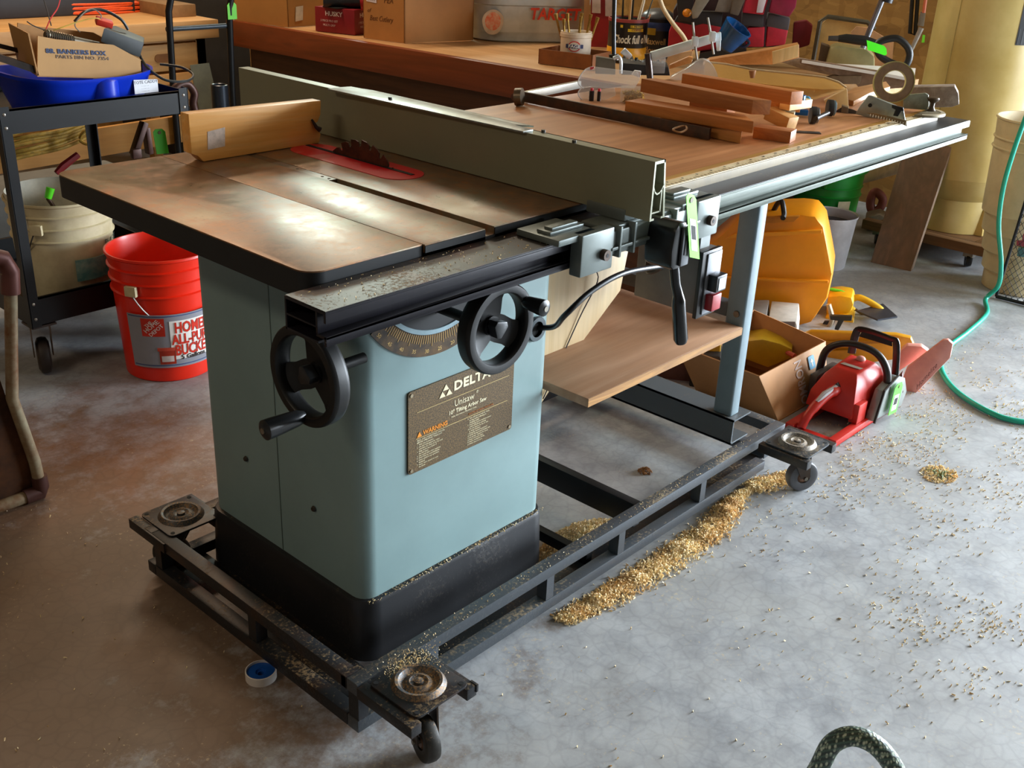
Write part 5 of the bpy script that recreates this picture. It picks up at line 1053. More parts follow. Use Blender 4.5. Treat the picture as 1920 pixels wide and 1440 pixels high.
part('front_plank', B().box(3.545, .16, .070, 3.595, .76, .110), DWD, dl, bevel=.002); part('back_plank', B().box(3.98, .16, .070, 4.04, .76, .110), DWD, dl, bevel=.002)
part('cross_plank', B().box(3.596, .20, .070, 3.979, .29, .110), DWD, dl, bevel=.002); part('cross_plank', B().box(3.596, .60, .070, 3.979, .70, .110), DWD, dl, bevel=.002); part('deck', B().box(3.596, .291, .070, 3.979, .599, .110), DWD, dl)
for x, y in ((3.60, .30), (3.60, .70), (3.95, .30), (3.95, .70)):
    part('caster_wheel', B().lathe([(.004, -.011), (.026, -.012), (.030, 0), (.026, .012), (.004, .011)], (x, y, .030), 24, Matrix.Rotation(PI/2, 3, 'X')@Matrix.Rotation(.5, 3, 'Y')), plain('#1a1816', .5), dl); part('caster_fork', B().box(x-.02, y-.02, .045, x+.02, y+.02, .070), plain('#8c8880', .35, .7), dl)
# leaning board
t = solo('leaning_board', B().hexa([(3.330, .600, 0), (3.345, .432, 0), (3.375, .434, 0), (3.36, .602, 0), (3.58, .64, .56), (3.60, .455, .56), (3.625, .457, .56), (3.605, .642, .56)]), wood('#8a6a50', '#776049', 2, 4, .6, '#6a5844'), 'weathered brown board leaning against the cream tank', 'board', bevel=.002)
# green bucket with lid
GRN = plain('#148a2c', .38, var=.08)
t = bucket('green_bucket', 'dark green lidded plastic bucket on the floor under the end of the table', (3.375, .865, 0), GRN, .146, .124, .355, 2)
part('bucket_lid', B().lathe([(.001, .362), (.12, .364), (.128, .372), (.150, .372), (.155, .366), (.156, .346), (.152, .340), (.150, .356), (.001, .356)], (0, 0, 0), 48), plain('#1a9234', .38), t, local=True)
vg = math.atan2(-1.145-.865, -.858-3.375)
for u in (-.035, -.012): part('lid_tab', B().prism([(u, .285), (u+.008, .285), (u+.008, .335), (u, .335)], 0, .012, cyl_fr((0, 0, 0), .142, vg, 0, .0)), GRN, t)
part('sticker', cyl_patch((0, 0, 0), .1385, vg, .05, .10, .12, .235, .001, .05, 5), plain('#c9c0a0', .6), t, label='worn cream paper label')
part('wire_tie', B().tube([Matrix.Rotation(vg, 3, 'Z')@Vector((.137*math.cos(a), .137*math.sin(a), .105)) for a in [(-.2+1.1*i/12) for i in range(13)]], .003, 6), plain('#b8b0a0', .4, .5), t)
t = thing('galvanized_pail', 'small grey galvanized pail behind the yellow case', 'pail', (3.14, .72, 0))
part('pail_shell', B().lathe([(.001, 0), (.085, 0), (.088, .004), (.104, .205), (.108, .212), (.108, .218), (.102, .214), (.085, .008), (.001, .008)], (3.14, .72, 0), 40), plain('#cfcfd4', .45, .2, .12), t); part('pail_contents', B().lathe([(.001, .185), (.06, .19), (.099, .18)], (3.14, .72, 0), 30), plain('#3a2f3a', .8, var=.4, scale=60), t)
# white tube and clutter under table end
t = thing('paper_roll', 'large white cardboard tube lying on the lidded green bucket', 'tube', (3.75, .90, .33))
p0, p1 = Vector((3.649, 0.98, 0.222)), Vector((4.069, 0.8, 0.298)); part('tube_shell', B().cyl(p0, p1, .052, .052, 28), plain('#cfc4ac', .6, var=.08), t); part('printed_label', B().cyl(p0*.55+p1*.45, p0*.2+p1*.8, .0528, .0528, 28, caps=False), plain('#d8cbb8', .6, var=.15, scale=40), t)
t = solo('red_hose_coil', B().tube(curve([(3.926, 0.891, 0.142), (3.942, 0.854, 0.116), (3.941, 0.858, 0.07), (3.928, 0.885, 0.051), (3.921, 0.901, 0.094)], 6, True), .02, 10, closed=True), plain('#8a4a3c', .6), 'dull red coiled hose on the floor behind the leaning board', 'hose')
t = solo('paper_bag', slab([(3.758, 0.832, 0.007), (3.785, 0.769, 0.017), (3.796, 0.743, 0.065), (3.778, 0.785, 0.084), (3.754, 0.841, 0.061)], .12), plain('#a8a29a', .6), 'crumpled grey paper bag between the green bucket and the leaning board', 'bag', bevel=.01)
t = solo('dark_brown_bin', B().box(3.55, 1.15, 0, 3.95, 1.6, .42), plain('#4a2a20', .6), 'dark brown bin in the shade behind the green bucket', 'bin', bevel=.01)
# stack of white buckets behind a mesh panel
SP = plain('#cbb78c', .5, var=.1)
sc0 = Vector((3.485, .058, 0))
for k in range(5):
    bk = bucket('nested_bucket', ['bottom white bucket of the nested stack at the right edge', 'second white bucket from the floor in the nested stack', 'middle white bucket of the nested stack at the right edge', 'second white bucket from the top of the nested stack', 'top white bucket of the nested stack at the right edge'][k], tuple(sc0+Vector((-.012*k, .012*k, .075*k))), SP, .150, .130, .36, 2, 'nested white buckets at the right edge')
    if k == 0:
        vs_ = math.atan2(-1.145-.02, -.858-3.52)
        for col, z0, z1, u0, u1 in (('#6e8a4a', .20, .26, -.13, .14), ('#c04a58', .205, .255, -.04, .10), ('#5c8a8a', .165, .198, -.13, .14)): part('label', cyl_patch((0, 0, 0), .1385, vs_, u0, u1, z0, z1, .0015 if col != '#c04a58' else .003, .055, 12), plain(col, .5, var=.15), bk)
t = thing('mesh_grille', 'black steel mesh grille standing at the right edge in front of the bucket stack', 'grille', (3.29, -.15, 0))
MS = plain('#25262a', .4, .4)
mp_ = lambda y, z: Vector((3.285+.05*z, y, z+.008))
b = B(); b.tube([mp_(.065, 0), mp_(.045, .49)], .006, 8); b2 = B()
part('frame_bar', b, MS, t); part('frame_bar', B().tube([mp_(.065, 0), mp_(-.55, 0)], .007, 8), MS, t); part('frame_bar', B().tube([mp_(.045, .49), mp_(-.55, .49)], .010, 8), MS, t); part('frame_bar', B().tube([mp_(-.55, 0), mp_(-.55, .49)], .006, 8), MS, t)
b = B()
for i in range(-26, 48):
    s0 = i*.022
    for sg in (1, -1):
        pts = []
        for k in range(2):
            z = (.0, .49)[k]; y = .06-s0 - (z if sg > 0 else -(z-.49))*.75
            pts.append((y, z))
        (ya, za), (yb_, zb) = pts
        def clipy(ya, za, yb_, zb, lim, ge):
            return ya, za, yb_, zb
        # clip to the frame
        t0_, t1_ = 0., 1.; dy = yb_-ya
        for lim, sgn in ((.05, 1), (-.545, -1)):
            fa, fb = sgn*(ya-lim), sgn*(yb_-lim)
            if fa > 0 and fb > 0: t0_ = 2
            elif fa > 0: t0_ = max(t0_, fa/(fa-fb))
            elif fb > 0: t1_ = min(t1_, fa/(fa-fb))
        if t0_ < t1_: b.tube([mp_(ya+dy*t0_, za+(zb-za)*t0_), mp_(ya+dy*t1_, za+(zb-za)*t1_)], .0013, 4)
part('mesh_infill', b, MS, t)
for y in (-.08, -.2): part('rubber_foot', B().cyl(mp_(y, .055)+Vector((-.012, 0, 0)), mp_(y, .055)+Vector((.0, 0, 0)), .014, seg=14), plain('#1c1c1c', .6), t)
# teal garden hose: comes down by the tank, loops over the floor
HS = plain('#1fae94', .3, var=.06)
t = solo('garden_hose', B().tube(curve([(3.2, 0.079, 0.75), (3.2, 0.098, 0.597), (3.2, 0.106, 0.441), (3.2, 0.092, 0.304), (3.2, 0.053, 0.17), (3.2, 0.042, 0.079), (3.19, .072, .018), (3.058, 0.017, 0.009), (2.818, -0.007, 0.009), (2.651, -0.014, 0.009), (2.524, -0.035, 0.009), (2.405, -0.084, 0.009), (2.314, -0.149, 0.009), (2.249, -0.224, 0.009), (2.206, -0.313, 0.009), (2.205, -0.379, 0.009), (2.268, -0.492, 0.009)], 10), .0085, 12), HS, 'teal green garden hose running down beside the tank and curling over the floor', 'hose')
# braided hose loop close to the camera
s = N('mat_braided'); v = s.tc.outputs['Object']
w1 = s.n('TexWave', wave_type='BANDS', bands_direction='DIAGONAL'); w1.inputs['Scale'].default_value = 55; w1.inputs['Distortion'].default_value = 1.5; w1.inputs['Detail Scale'].default_value = 8; s.L.new(v, w1.inputs['Vector'])
vo = s.n('TexVoronoi'); vo.inputs['Scale'].default_value = 190; s.L.new(s.co((1, 1, .45)), vo.inputs['Vector'])
c_ = s.mix(s.ramp(vo.outputs['Distance'], [(.25, 1.), (.5, 0.)]), '#2c3a32', '#b9c2a8'); c_ = s.mix(s.ramp(w1.outputs['Fac'], [(.5, 0.), (.8, .6)]), c_, '#4e6a5a'); s.set(c_, .5); s.bump(vo.outputs['Distance'], .5, .002)
t = solo('braided_hose', B().tube(curve([(0.441, -0.655, 0.028), (0.447, -0.672, 0.103), (0.451, -0.683, 0.157), (0.46, -0.708, 0.184), (0.472, -0.741, 0.18), (0.483, -0.772, 0.148), (0.492, -0.799, 0.095)], 10), .0155, 20), s.m, 'thick grey-green braided hose arching up from the floor in the foreground', 'hose')
# ================================================================== yellow case, cardboard box, chainsaws
YEL = plain('#e89208', .42, var=.05)
t = thing('yellow_case', 'big rounded yellow plastic case standing behind the saw table leg', 'case', (2.358, 0.476, 0))
part('case_shell', slab([(2.204, 0.94, 0.139), (2.211, 0.925, -0.043), (2.345, 0.641, 0.001), (2.441, 0.438, -0.005), (2.457, 0.404, 0.013), (2.474, 0.369, 0.11), (2.476, 0.366, 0.198), (2.467, 0.385, 0.262), (2.452, 0.416, 0.36), (2.438, 0.445, 0.395), (2.416, 0.492, 0.394), (2.33, 0.674, 0.362), (2.308, 0.721, 0.289), (2.264, 0.814, 0.178)], .25), YEL, t, bevel=.022)
part('case_ridge', slab([(2.288, 0.69, 0.285), (2.422, 0.407, 0.344), (2.422, 0.407, 0.355), (2.303, 0.66, 0.308)], .02), YEL, t, bevel=.002); part('case_ridge', slab([(2.29, 0.692, 0.137), (2.445, 0.363, 0.173), (2.445, 0.365, 0.182), (2.29, 0.693, 0.146)], .02), YEL, t, bevel=.002)
part('handle_recess', slab([(2.315, 0.647, 0.339), (2.387, 0.496, 0.371), (2.394, 0.48, 0.392), (2.32, 0.637, 0.366)], .02), plain('#c07404', .5), t, bevel=.002)
part('carry_strap', B().tube(curve([(2.446, 0.611, 0.365), (2.428, 0.587, 0.407), (2.41, 0.563, 0.423), (2.385, 0.535, 0.392), (2.361, 0.524, 0.382)], 6), .009, 8), plain('#141414', .5), t)
solo('grey_carton', slab([(2.156, 0.505, 0.074), (2.189, 0.441, 0.084), (2.195, 0.431, 0.025), (2.16, 0.499, 0.017)], .2), plain('#8e8c88', .55), 'grey carton under the yellow case beside the table leg', 'box', bevel=.003)
solo('white_carton', slab([(2.185, 0.43, 0.085), (2.226, 0.348, 0.09), (2.232, 0.338, 0.035), (2.188, 0.424, 0.032)], .2), plain('#d8d6cc', .5), 'white carton corner under the yellow case', 'box', bevel=.003)
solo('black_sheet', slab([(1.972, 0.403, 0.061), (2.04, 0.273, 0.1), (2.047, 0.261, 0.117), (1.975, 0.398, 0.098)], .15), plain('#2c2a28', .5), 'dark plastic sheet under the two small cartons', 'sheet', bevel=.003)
t = thing('cardboard_box', 'open brown shipping box with blue symbols beside the red chainsaw', 'box', (1.85, .25, 0))
A, Bc, Cc, Dc = [Vector(p) for p in ((1.70, .10, 0), (1.985, .095, 0), (1.985, .38, 0), (1.70, .38, 0))]
A2, B2, C2, D2 = [Vector(p) for p in ((1.625, .142, .150), (2.005, .139, .152), (2.02, .40, .175), (1.62, .42, .16))]
for p, q, r, s_ in ((A, Bc, B2, A2), (Bc, Cc, C2, B2), (Cc, Dc, D2, C2), (Dc, A, A2, D2)):
    n = (q-p).cross(s_-p).normalized()*.004; part('panel', B().hexa([p, q, q-n, p-n, s_, r, r-n, s_-n]), plain('#b98552', .65, var=.12, scale=8), t)
part('box_floor', B().hexa([A, Bc, Cc, Dc]+[p+Vector((0, 0, .004)) for p in (A, Bc, Cc, Dc)]), CARD, t)
ux_ = (Bc-A).normalized(); uy_ = (A2-A+B2-Bc).normalized(); f = plane_fr(A*.5+Bc*.5, ux_, uy_, .001); f3 = lambda u, v, w: f(u, v, w)
TAPE = plain('#d9c2b4', .4)
text('OMRON', .062, lambda u, v, w: f3(.015-v*.9+0*u, .078+u*.8, w), TAPE, t, off=.001, sx=.75)
for z in (.045, .100):
    sq = part('blue_symbol', B().prism(rrect(.070, z, .104, z+.042, .005, 3), 0, .001, f3), plain('#4e8fae', .5), t)
    part('arrow', B().prism([(.085, z+.008), (.089, z+.008), (.089, z+.022), (.0955, z+.022), (.087, z+.034), (.0785, z+.022), (.085, z+.022)], .0008, .0016, f3), plain('#e8d8c8', .5), sq)
solo('yellow_power_tool', slab([(1.895, 0.348, 0.06), (1.894, 0.35, 0.117), (1.919, 0.302, 0.132), (1.943, 0.255, 0.126), (1.961, 0.22, 0.113), (1.961, 0.218, 0.083), (1.932, 0.276, 0.04)], .10), plain('#b89412', .45, var=.15), 'yellow power tool lying inside the open shipping box', 'tool', bevel=.008)
solo('red_rod', B().tube([(1.984, 0.292, 0.096), (1.945, 0.201, 0.1)], .008, 8), plain('#c0503c', .5), 'reddish rod lying inside the open shipping box', 'rod')
t = solo('yellow_pouch', slab([(1.734, 0.447, 0.043), (1.786, 0.361, 0.074), (1.783, 0.365, 0.143), (1.759, 0.406, 0.111)], .12), plain('#a8820c', .5, var=.3), 'dull yellow tool seen below the plywood shelf', 'tool', bevel=.008)
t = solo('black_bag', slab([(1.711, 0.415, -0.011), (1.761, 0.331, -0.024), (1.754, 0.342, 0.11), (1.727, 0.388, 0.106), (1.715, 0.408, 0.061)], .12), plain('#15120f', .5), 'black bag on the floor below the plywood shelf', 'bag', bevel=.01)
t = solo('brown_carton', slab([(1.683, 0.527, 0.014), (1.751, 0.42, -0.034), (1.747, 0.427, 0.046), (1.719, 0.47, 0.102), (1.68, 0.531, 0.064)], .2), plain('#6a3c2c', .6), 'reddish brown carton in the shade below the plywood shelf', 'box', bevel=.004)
# yellow bar cover
t = thing('chainsaw_scabbard', 'long yellow plastic guide bar cover lying behind the red chainsaw', 'bar cover', (2.254, 0.107, 0))
part('cover_shell', slab([(2.233, 0.312, -0.073), (2.271, 0.221, -0.042), (2.355, 0.016, 0.034), (2.362, -0.001, 0.074), (2.355, 0.016, 0.104), (2.337, 0.059, 0.107), (2.238, 0.301, 0.071), (2.226, 0.33, 0.051)], .03), plain('#d89a10', .45, var=.1), t, bevel=.006)
part('cover_rib', slab([(2.214, 0.311, 0.037), (2.309, 0.078, 0.087), (2.31, 0.076, 0.08), (2.215, 0.309, 0.028)], .012), plain('#b87c08', .5), t); part('cover_rib', slab([(2.224, 0.287, -0.05), (2.278, 0.155, -0.007), (2.275, 0.162, 0.04), (2.22, 0.295, 0.006)], .012), plain('#c88a0c', .5), t, bevel=.003)
# yellow chainsaw further back
t = thing('yellow_chainsaw', 'yellow and black chainsaw on the floor behind the yellow bar cover', 'chainsaw', (2.562, 0.296, 0))
YS = plain('#e8b412', .4, var=.12)
part('engine_cover', slab([(2.594, 0.42, 0.002), (2.627, 0.344, 0.024), (2.629, 0.339, 0.057), (2.625, 0.348, 0.084), (2.608, 0.387, 0.085), (2.592, 0.424, 0.075)], .12), YS, t, bevel=.012)
part('lower_housing', slab([(2.568, 0.414, -0.051), (2.611, 0.315, -0.033), (2.609, 0.32, 0.011), (2.6, 0.34, 0.024), (2.57, 0.409, 0.007)], .14), YS, t, bevel=.008)
part('starter_handle', slab([(2.467, 0.348, 0.055), (2.496, 0.28, 0.064), (2.496, 0.279, 0.048), (2.486, 0.303, 0.044), (2.482, 0.314, 0.006), (2.476, 0.327, 0.008), (2.479, 0.319, 0.041), (2.469, 0.344, 0.04)], .02), plain('#1d1a14', .5), t, bevel=.003)
part('starter_grille', slab([(2.511, 0.392, -0.009), (2.526, 0.356, 0.002), (2.528, 0.352, 0.018), (2.514, 0.385, 0.012)], .01), plain('#2c2c34', .5, var=.4, scale=200), t)
part('rear_handle', B().tube(curve([(2.698, 0.374, 0.055), (2.706, 0.355, 0.062), (2.724, 0.311, 0.046), (2.738, 0.276, 0.023), (2.737, 0.278, -0.006), (2.734, 0.286, -0.024)], 6), .012, 10), YS, t)
part('trigger_guard', B().tube(curve([(2.703, 0.361, 0.016), (2.719, 0.321, -0.006), (2.732, 0.29, -0.02), (2.72, 0.32, -0.047), (2.707, 0.351, -0.07)], 6), .0055, 8), plain('#6a5038', .45), t)
part('hand_guard', B().tube(curve([(2.507, 0.371, -0.022), (2.512, 0.357, 0.025), (2.504, 0.376, 0.081)], 6), .009, 8), plain('#b9a890', .35, .5), t)
part('green_strap', B().tube([(2.641, 0.443, 0.086), (2.655, 0.41, 0.084), (2.67, 0.376, 0.073)], .006, 8), plain('#6ad82c', .5), t)
part('guide_bar', slab([(2.642, 0.33, 0.03), (2.786, 0.298, 0.03), (2.699, 0.203, 0.03), (2.614, 0.237, 0.03)], .006, (0, 0, 1)), plain('#4a4e58', .35, .5), t)
# red chainsaw with pink scabbard
RED2 = plain('#c4281c', .42, var=.08); PINK = plain('#e8a496', .5, var=.12, alt='#d8948a')
t = thing('red_chainsaw', 'red chainsaw with pinkish bar scabbard lying on the concrete floor', 'chainsaw', (1.86, -.02, 0))
body = [(1.700, -.075, .03), (1.98, -.085, .03), (1.98, .095, .03), (1.700, .085, .03), (1.735, -.062, .165), (1.93, -.068, .150), (1.93, .075, .150), (1.735, .06, .165)]
part('engine_cover', B().ring([[(1.735, -.068, .045), (1.96, -.075, .045), (1.97, .08, .045), (1.735, .075, .045)], [(1.742, -.066, .10), (1.96, -.07, .10), (1.965, .075, .10), (1.742, .07, .10)], [(1.775, -.050, .158), (1.93, -.055, .165), (1.935, .055, .165), (1.775, .050, .158)], [(1.80, -.036, .180), (1.915, -.038, .186), (1.918, .038, .186), (1.80, .036, .180)]]), RED2, t, bevel=.006)
part('cover_knob', B().sphere((1.900, .0, .188), .014, (1, 1, .8), 16), PINK, t)
part('base_frame', B().box(1.60, -.090, .006, 1.97, -.066, .030).box(1.60, .04, .006, 1.97, .065, .030).box(1.60, -.088, .006, 1.635, .065, .016).box(1.84, -.09, .006, 1.97, .065, .05), RED2, t, bevel=.003)
part('rear_housing', B().box(1.745, -.082, .03, 1.80, -.055, .10), RED2, t, bevel=.004)
part('rear_handle', B().tube(curve([(1.785, .0, .115), (1.745, .002, .120), (1.700, .01, .105), (1.645, .02, .065), (1.620, .025, .022)], 6), [.018]*8+[.015]*9+[.013]*8, 12), RED2, t)
part('handle_insert', B().tube([(1.755, .0, .134), (1.70, .008, .121), (1.672, .014, .101)], [.007, .010, .006], 8), plain('#b9b4b8', .4), t)
part('handle_boot', B().tube([(1.778, -.03, .05), (1.765, -.028, .10), (1.762, .0, .142), (1.765, .028, .10), (1.778, .03, .06)], .006, 8), plain('#141414', .5), t)
part('front_handle', B().tube(curve([(1.86, .098, .05), (1.868, .104, .13), (1.872, .095, .195), (1.878, .055, .232), (1.882, .0, .242), (1.886, -.05, .230), (1.888, -.082, .19), (1.890, -.094, .13), (1.892, -.092, .085)], 6), .0115, 12), plain('#221c18', .4), t)
part('hand_guard', B().tube(curve([(1.962, .055, .17), (1.968, .055, .24), (1.972, .04, .262), (1.974, -.045, .258), (1.972, -.068, .245), (1.962, -.088, .12)], 5), .008, 8, flat=1.6), plain('#1a1714', .4), t)
part('guard_plate', B().hexa([(1.966, .045, .235), (1.966, -.058, .235), (1.974, -.058, .235), (1.974, .045, .235), (1.970, .038, .264), (1.970, -.048, .262), (1.978, -.048, .262), (1.978, .038, .264)]), plain('#1a1714', .4), t, bevel=.003)
part('starter_cover', B().prism(rrect(1.79, .03, 1.95, .13, .02, 4), .076, .098, lambda x, z, y: (x, y, z)), plain('#3a3430', .5), t, bevel=.004)
part('clutch_cover', B().prism([(1.81, .025), (2.02, .012), (2.04, .06), (2.0, .125), (1.93, .155), (1.84, .13)], -.104, -.078, lambda x, z, y: (x, y, z)), plain('#8e9490', .35, .4, .1), t, bevel=.006, label='grey metal clutch cover')
part('cover_edge', B().tube([(1.815, -.106, .02), (1.845, -.106, .13), (1.93, -.106, .157)], .004, 6), plain('#28241e', .5), t)
part('badge', B().prism([(-.03, -.006), (.028, -.010), (.034, .004), (-.024, .009)], 0, .001, plane_fr((1.835, .0, .1835), (.1, -.99, 0), (.99, .1, .06))), plain('#cfc8bc', .35, .4), t)
for o_ in t.children: o_.data.transform(Matrix.Translation((.045, -.004, 0))@Matrix.Diagonal((.93, 1, .84, 1)))
sc_ = part('bar_scabbard', slab([(2.177, -0.032, -0.087), (2.184, -0.054, -0.074), (2.221, -0.16, 0.13), (2.22, -0.159, 0.176), (2.215, -0.144, 0.186), (2.21, -0.131, 0.182), (2.184, -0.052, 0.074), (2.182, -0.047, 0.033), (2.183, -0.052, -0.025)], .020), PINK, t, bevel=.005, label='faded pink plastic bar scabbard')
fb_ = plane_fr((2.184, -0.111, 0.072), tuple(Vector((2.196, -0.149, 0.14))-Vector((2.184, -0.111, 0.072))), (0, 0, 1), .003)
text('Homelite', .026, lambda u, v, w: Vector((2.185, -0.114, 0.069))+(Vector((2.195, -0.143, 0.132))-Vector((2.185, -0.114, 0.069))).normalized()*u+Vector((-.1, .1, .98))*v-VN*(w+.004), plain('#8a4a44', .5), sc_)
part('scabbard_step', slab([(2.027, -0.082, -0.022), (2.03, -0.091, -0.01), (2.037, -0.11, 0.059), (2.033, -0.097, 0.116), (2.026, -0.079, 0.075), (2.025, -0.076, 0.026)], .03), plain('#5a1612', .5), t, bevel=.003)
t = solo('pink_scabbard', slab([(2.209, -0.003, 0.021), (2.235, -0.071, 0.104), (2.241, -0.088, 0.122), (2.232, -0.065, 0.135), (2.217, -0.026, 0.13), (2.213, -0.014, 0.113), (2.211, -0.01, 0.051)], .03), PINK, 'second faded pink plastic piece behind the chainsaw bar', 'scabbard', bevel=.005)
hangtag('price_tag', 'green barcode price tag on the clutch side of the red chainsaw', (1.960, -.118, .018), (.97, 0, -.1), (.1, 0, .99), .055, .095, '#5cf23c')

# ================================================================== things lying on the extension table
def lumber(c1='#c67a38', c2='#b06826', c3='#96541e'): return wood(c1, c2, 1, 7, .5, c3)
def stick(name, label, p0, p1, w_, h, m, cut0=0, cut1=0, cat='wood offcut', group=None, bv=.001):
    b = B().beam(p0, p1, w_, h, (0, 0, 1), cut0, cut1)
    p = Vector(p1)-Vector(p0)
    return solo(name, b, m, label, cat, bevel=bv, group=group)
G = 'wood offcuts piled on the extension table'
M1, M2, M3 = lumber(), lumber('#d09050', '#bc7c3a', '#a06428'), lumber('#b06e34', '#985824', '#7c441a')
# dark steel clamp bar with disc pad
t = thing('bar_clamp', 'long dark rusty steel clamp bar with a round end pad on the plywood table', 'clamp', (1.253, 0.436, 0.848))
IR = plain('#3a302a', .4, .5, .3, 30, alt='#54382a')
part('clamp_bar', B().beam((1.245, 0.728, 0.85), (1.243, 0.154, 0.85), .008, .026), IR, t, bevel=.001)
d0 = Vector((1.196, 0.69, 0.85)); part('round_pad', B().cyl(d0+Vector((-.004, .012, .020)), d0+Vector((.004, -.004, .022)), .022, seg=28), plain('#6c5c4a', .35, .6, .3), t, label='round worn steel pad')
part('end_stop', B().cyl(d0+Vector((-.018, .004, .022)), d0+Vector((-.004, .008, .022)), .010, seg=14), plain('#5c3a2c', .5, .5), t)
part('wing_nut', B().tube(curve([(1.161, 0.2, 0.875), (1.184, 0.201, 0.878), (1.215, 0.205, 0.876), (1.197, 0.187, 0.874), (1.163, 0.181, 0.872)], 4, True), .0022, 6, closed=True), plain('#9a6e44', .5), t)
solo('aluminium_bar', B().beam((1.281, 0.748, 0.849), (1.542, 0.781, 0.849), .014, .020), plain('#c9c6bc', .3, .5, .08), 'short pale aluminium bar at the back corner of the plywood table', 'bar', bevel=.001)
# wood pile
stick('wood_offcut', 'lowest flat wood offcut of the pile with a pale cut end, beside the clamp bar', (1.304, 0.314, 0.849), (1.297, 0.106, 0.849), .055, .028, M2, 0, -.018, group=G)
stick('wood_offcut', 'wide reddish wood offcut with a long mitered end, above the lowest piece', (1.287, 0.406, 0.872), (1.291, 0.088, 0.878), .062, .026, M1, 0, -.030, group=G)
stick('wood_offcut', 'long thin wood offcut with a chamfered light end, across the pile', (1.353, 0.413, 0.909), (1.323, 0.079, 0.909), .036, .032, M3, .008, .012, group=G)
stick('wood_offcut', 'topmost long straight wood offcut of the pile', (1.469, 0.383, 0.918), (1.465, 0.07, 0.918), .034, .030, M1, .0, .006, group=G)
stick('wood_offcut', 'pale brown wood offcut under the topmost stick at the right', (1.493, 0.244, 0.884), (1.577, 0.118, 0.884), .045, .033, M2, 0, .0, group=G)
stick('wood_offcut', 'short reddish brown block lying flat at the front right of the pile', (1.369, 0.11, 0.849), (1.389, 0.025, 0.849), .045, .026, M3, group=G)
stick('wood_offcut', 'light tan block with a square pale end wedged at the right of the pile', (1.513, 0.163, 0.866), (1.501, 0.093, 0.852), .036, .030, lumber('#d2a468', '#c09050', '#a87c44'), group=G)
stick('wood_offcut', 'small speckled grey-tan chip of wood behind the light tan block', (1.509, 0.174, 0.875), (1.537, 0.108, 0.872), .03, .016, plain('#a8956c', .7, var=.35, scale=150), group=G)
stick('wood_offcut', 'pale rounded wooden stub sticking out below the blue clamp', (1.515, 0.125, 0.892), (1.604, 0.114, 0.892), .030, .020, lumber('#e0bf88', '#d4ae74', '#c09a60'), group=G)
stick('wood_offcut', 'hidden brown support block under the middle of the pile', (1.541, 0.397, 0.849), (1.56, 0.296, 0.849), .06, .058, M3, group=G)
# blue clamp with black wheels
t = thing('blue_clamp', 'blue aluminium clamp with two round black-grey feet beside the wood pile', 'clamp', (1.747, 0.172, 0.848))
BL = plain('#1c5e98', .3, .3, .08)
part('blue_rail', B().beam((1.556, 0.193, 0.898), (1.58, 0.108, 0.898), .022, .024), BL, t, bevel=.003)
part('rail_end', B().lathe([(.005, 0), (.013, 0), (.013, .004), (.005, .004), (.005, 0)], (1.619, 0.124, 0.902), 20, Matrix.Rotation(PI/2, 3, 'Y')@Matrix.Rotation(.3, 3, 'X')), plain('#5aa8e0', .3, .3), t, label='light blue rail end')
part('lower_rail', B().beam((1.692, 0.194, 0.852), (1.712, 0.162, 0.852), .024, .014), BL, t, bevel=.002)
for (u_, r_, m_) in (((1.638, 0.106, 0.848), .021, '#2a2624'), ((1.76, 0.124, 0.85), .021, '#6e8290')):
    c = Vector(u_)+Vector((0, 0, r_)); ax = Vector((.62, -.75, 0)).normalized()
    w1_ = part('foot_disc', B().cyl(c-ax*.011, c+ax*.004, r_, r_, 28), plain('#1c1a19', .5), t, bevel=.002)
    part('foot_pad', B().lathe([(.007, 0), (.0185, 0), (.0195, .0045), (.0165, .006), (.007, .004), (.007, 0)], c+ax*.004, 28, Matrix((ax.orthogonal().normalized(), ax.cross(ax.orthogonal().normalized()), ax)).transposed()), plain('#73777c' if m_ == '#2a2624' else '#8fb4cc', .35, .3), w1_)
    part('pad_bore', B().cyl(c+ax*.0035, c+ax*.006, .008, seg=16), plain('#151415', .6), w1_)
part('axle', B().cyl(Vector((1.606, 0.085, 0.868)), Vector((1.689, 0.097, 0.87)), .006, seg=10), plain('#2b2a2a', .4, .4), t)
solo('scraper_blade', B().beam((1.495, 0.09, 0.848), (1.54, 0.035, 0.848), .022, .002), plain('#4a4540', .45, .5, .3, 60), 'thin dark flat steel scraper blade lying at the front edge of the plywood', 'blade')
# black hinged plate
t = thing('hinge_plate', 'dark steel hinge plate with a rivet behind the silver miter gauge head', 'hinge', (1.742, 0.065, 0.848))
part('hinge_plate', slab([(1.839, 0.155, 0.845), (1.842, 0.148, 0.83), (1.873, 0.082, 0.819), (1.873, 0.081, 0.847), (1.86, 0.11, 0.858), (1.848, 0.136, 0.863)], .004), plain('#4a4038', .45, .4, .25), t)
part('hinge_block', slab([(1.844, 0.134, 0.842), (1.851, 0.118, 0.841), (1.85, 0.12, 0.863), (1.842, 0.136, 0.867)], .02), plain('#7c6a54', .4, .5), t, bevel=.001)
part('rivet', B().cyl((1.848, 0.094, 0.837), (1.832, 0.086, 0.839), .0045, seg=12), plain('#d8d2c8', .3, .6), t)
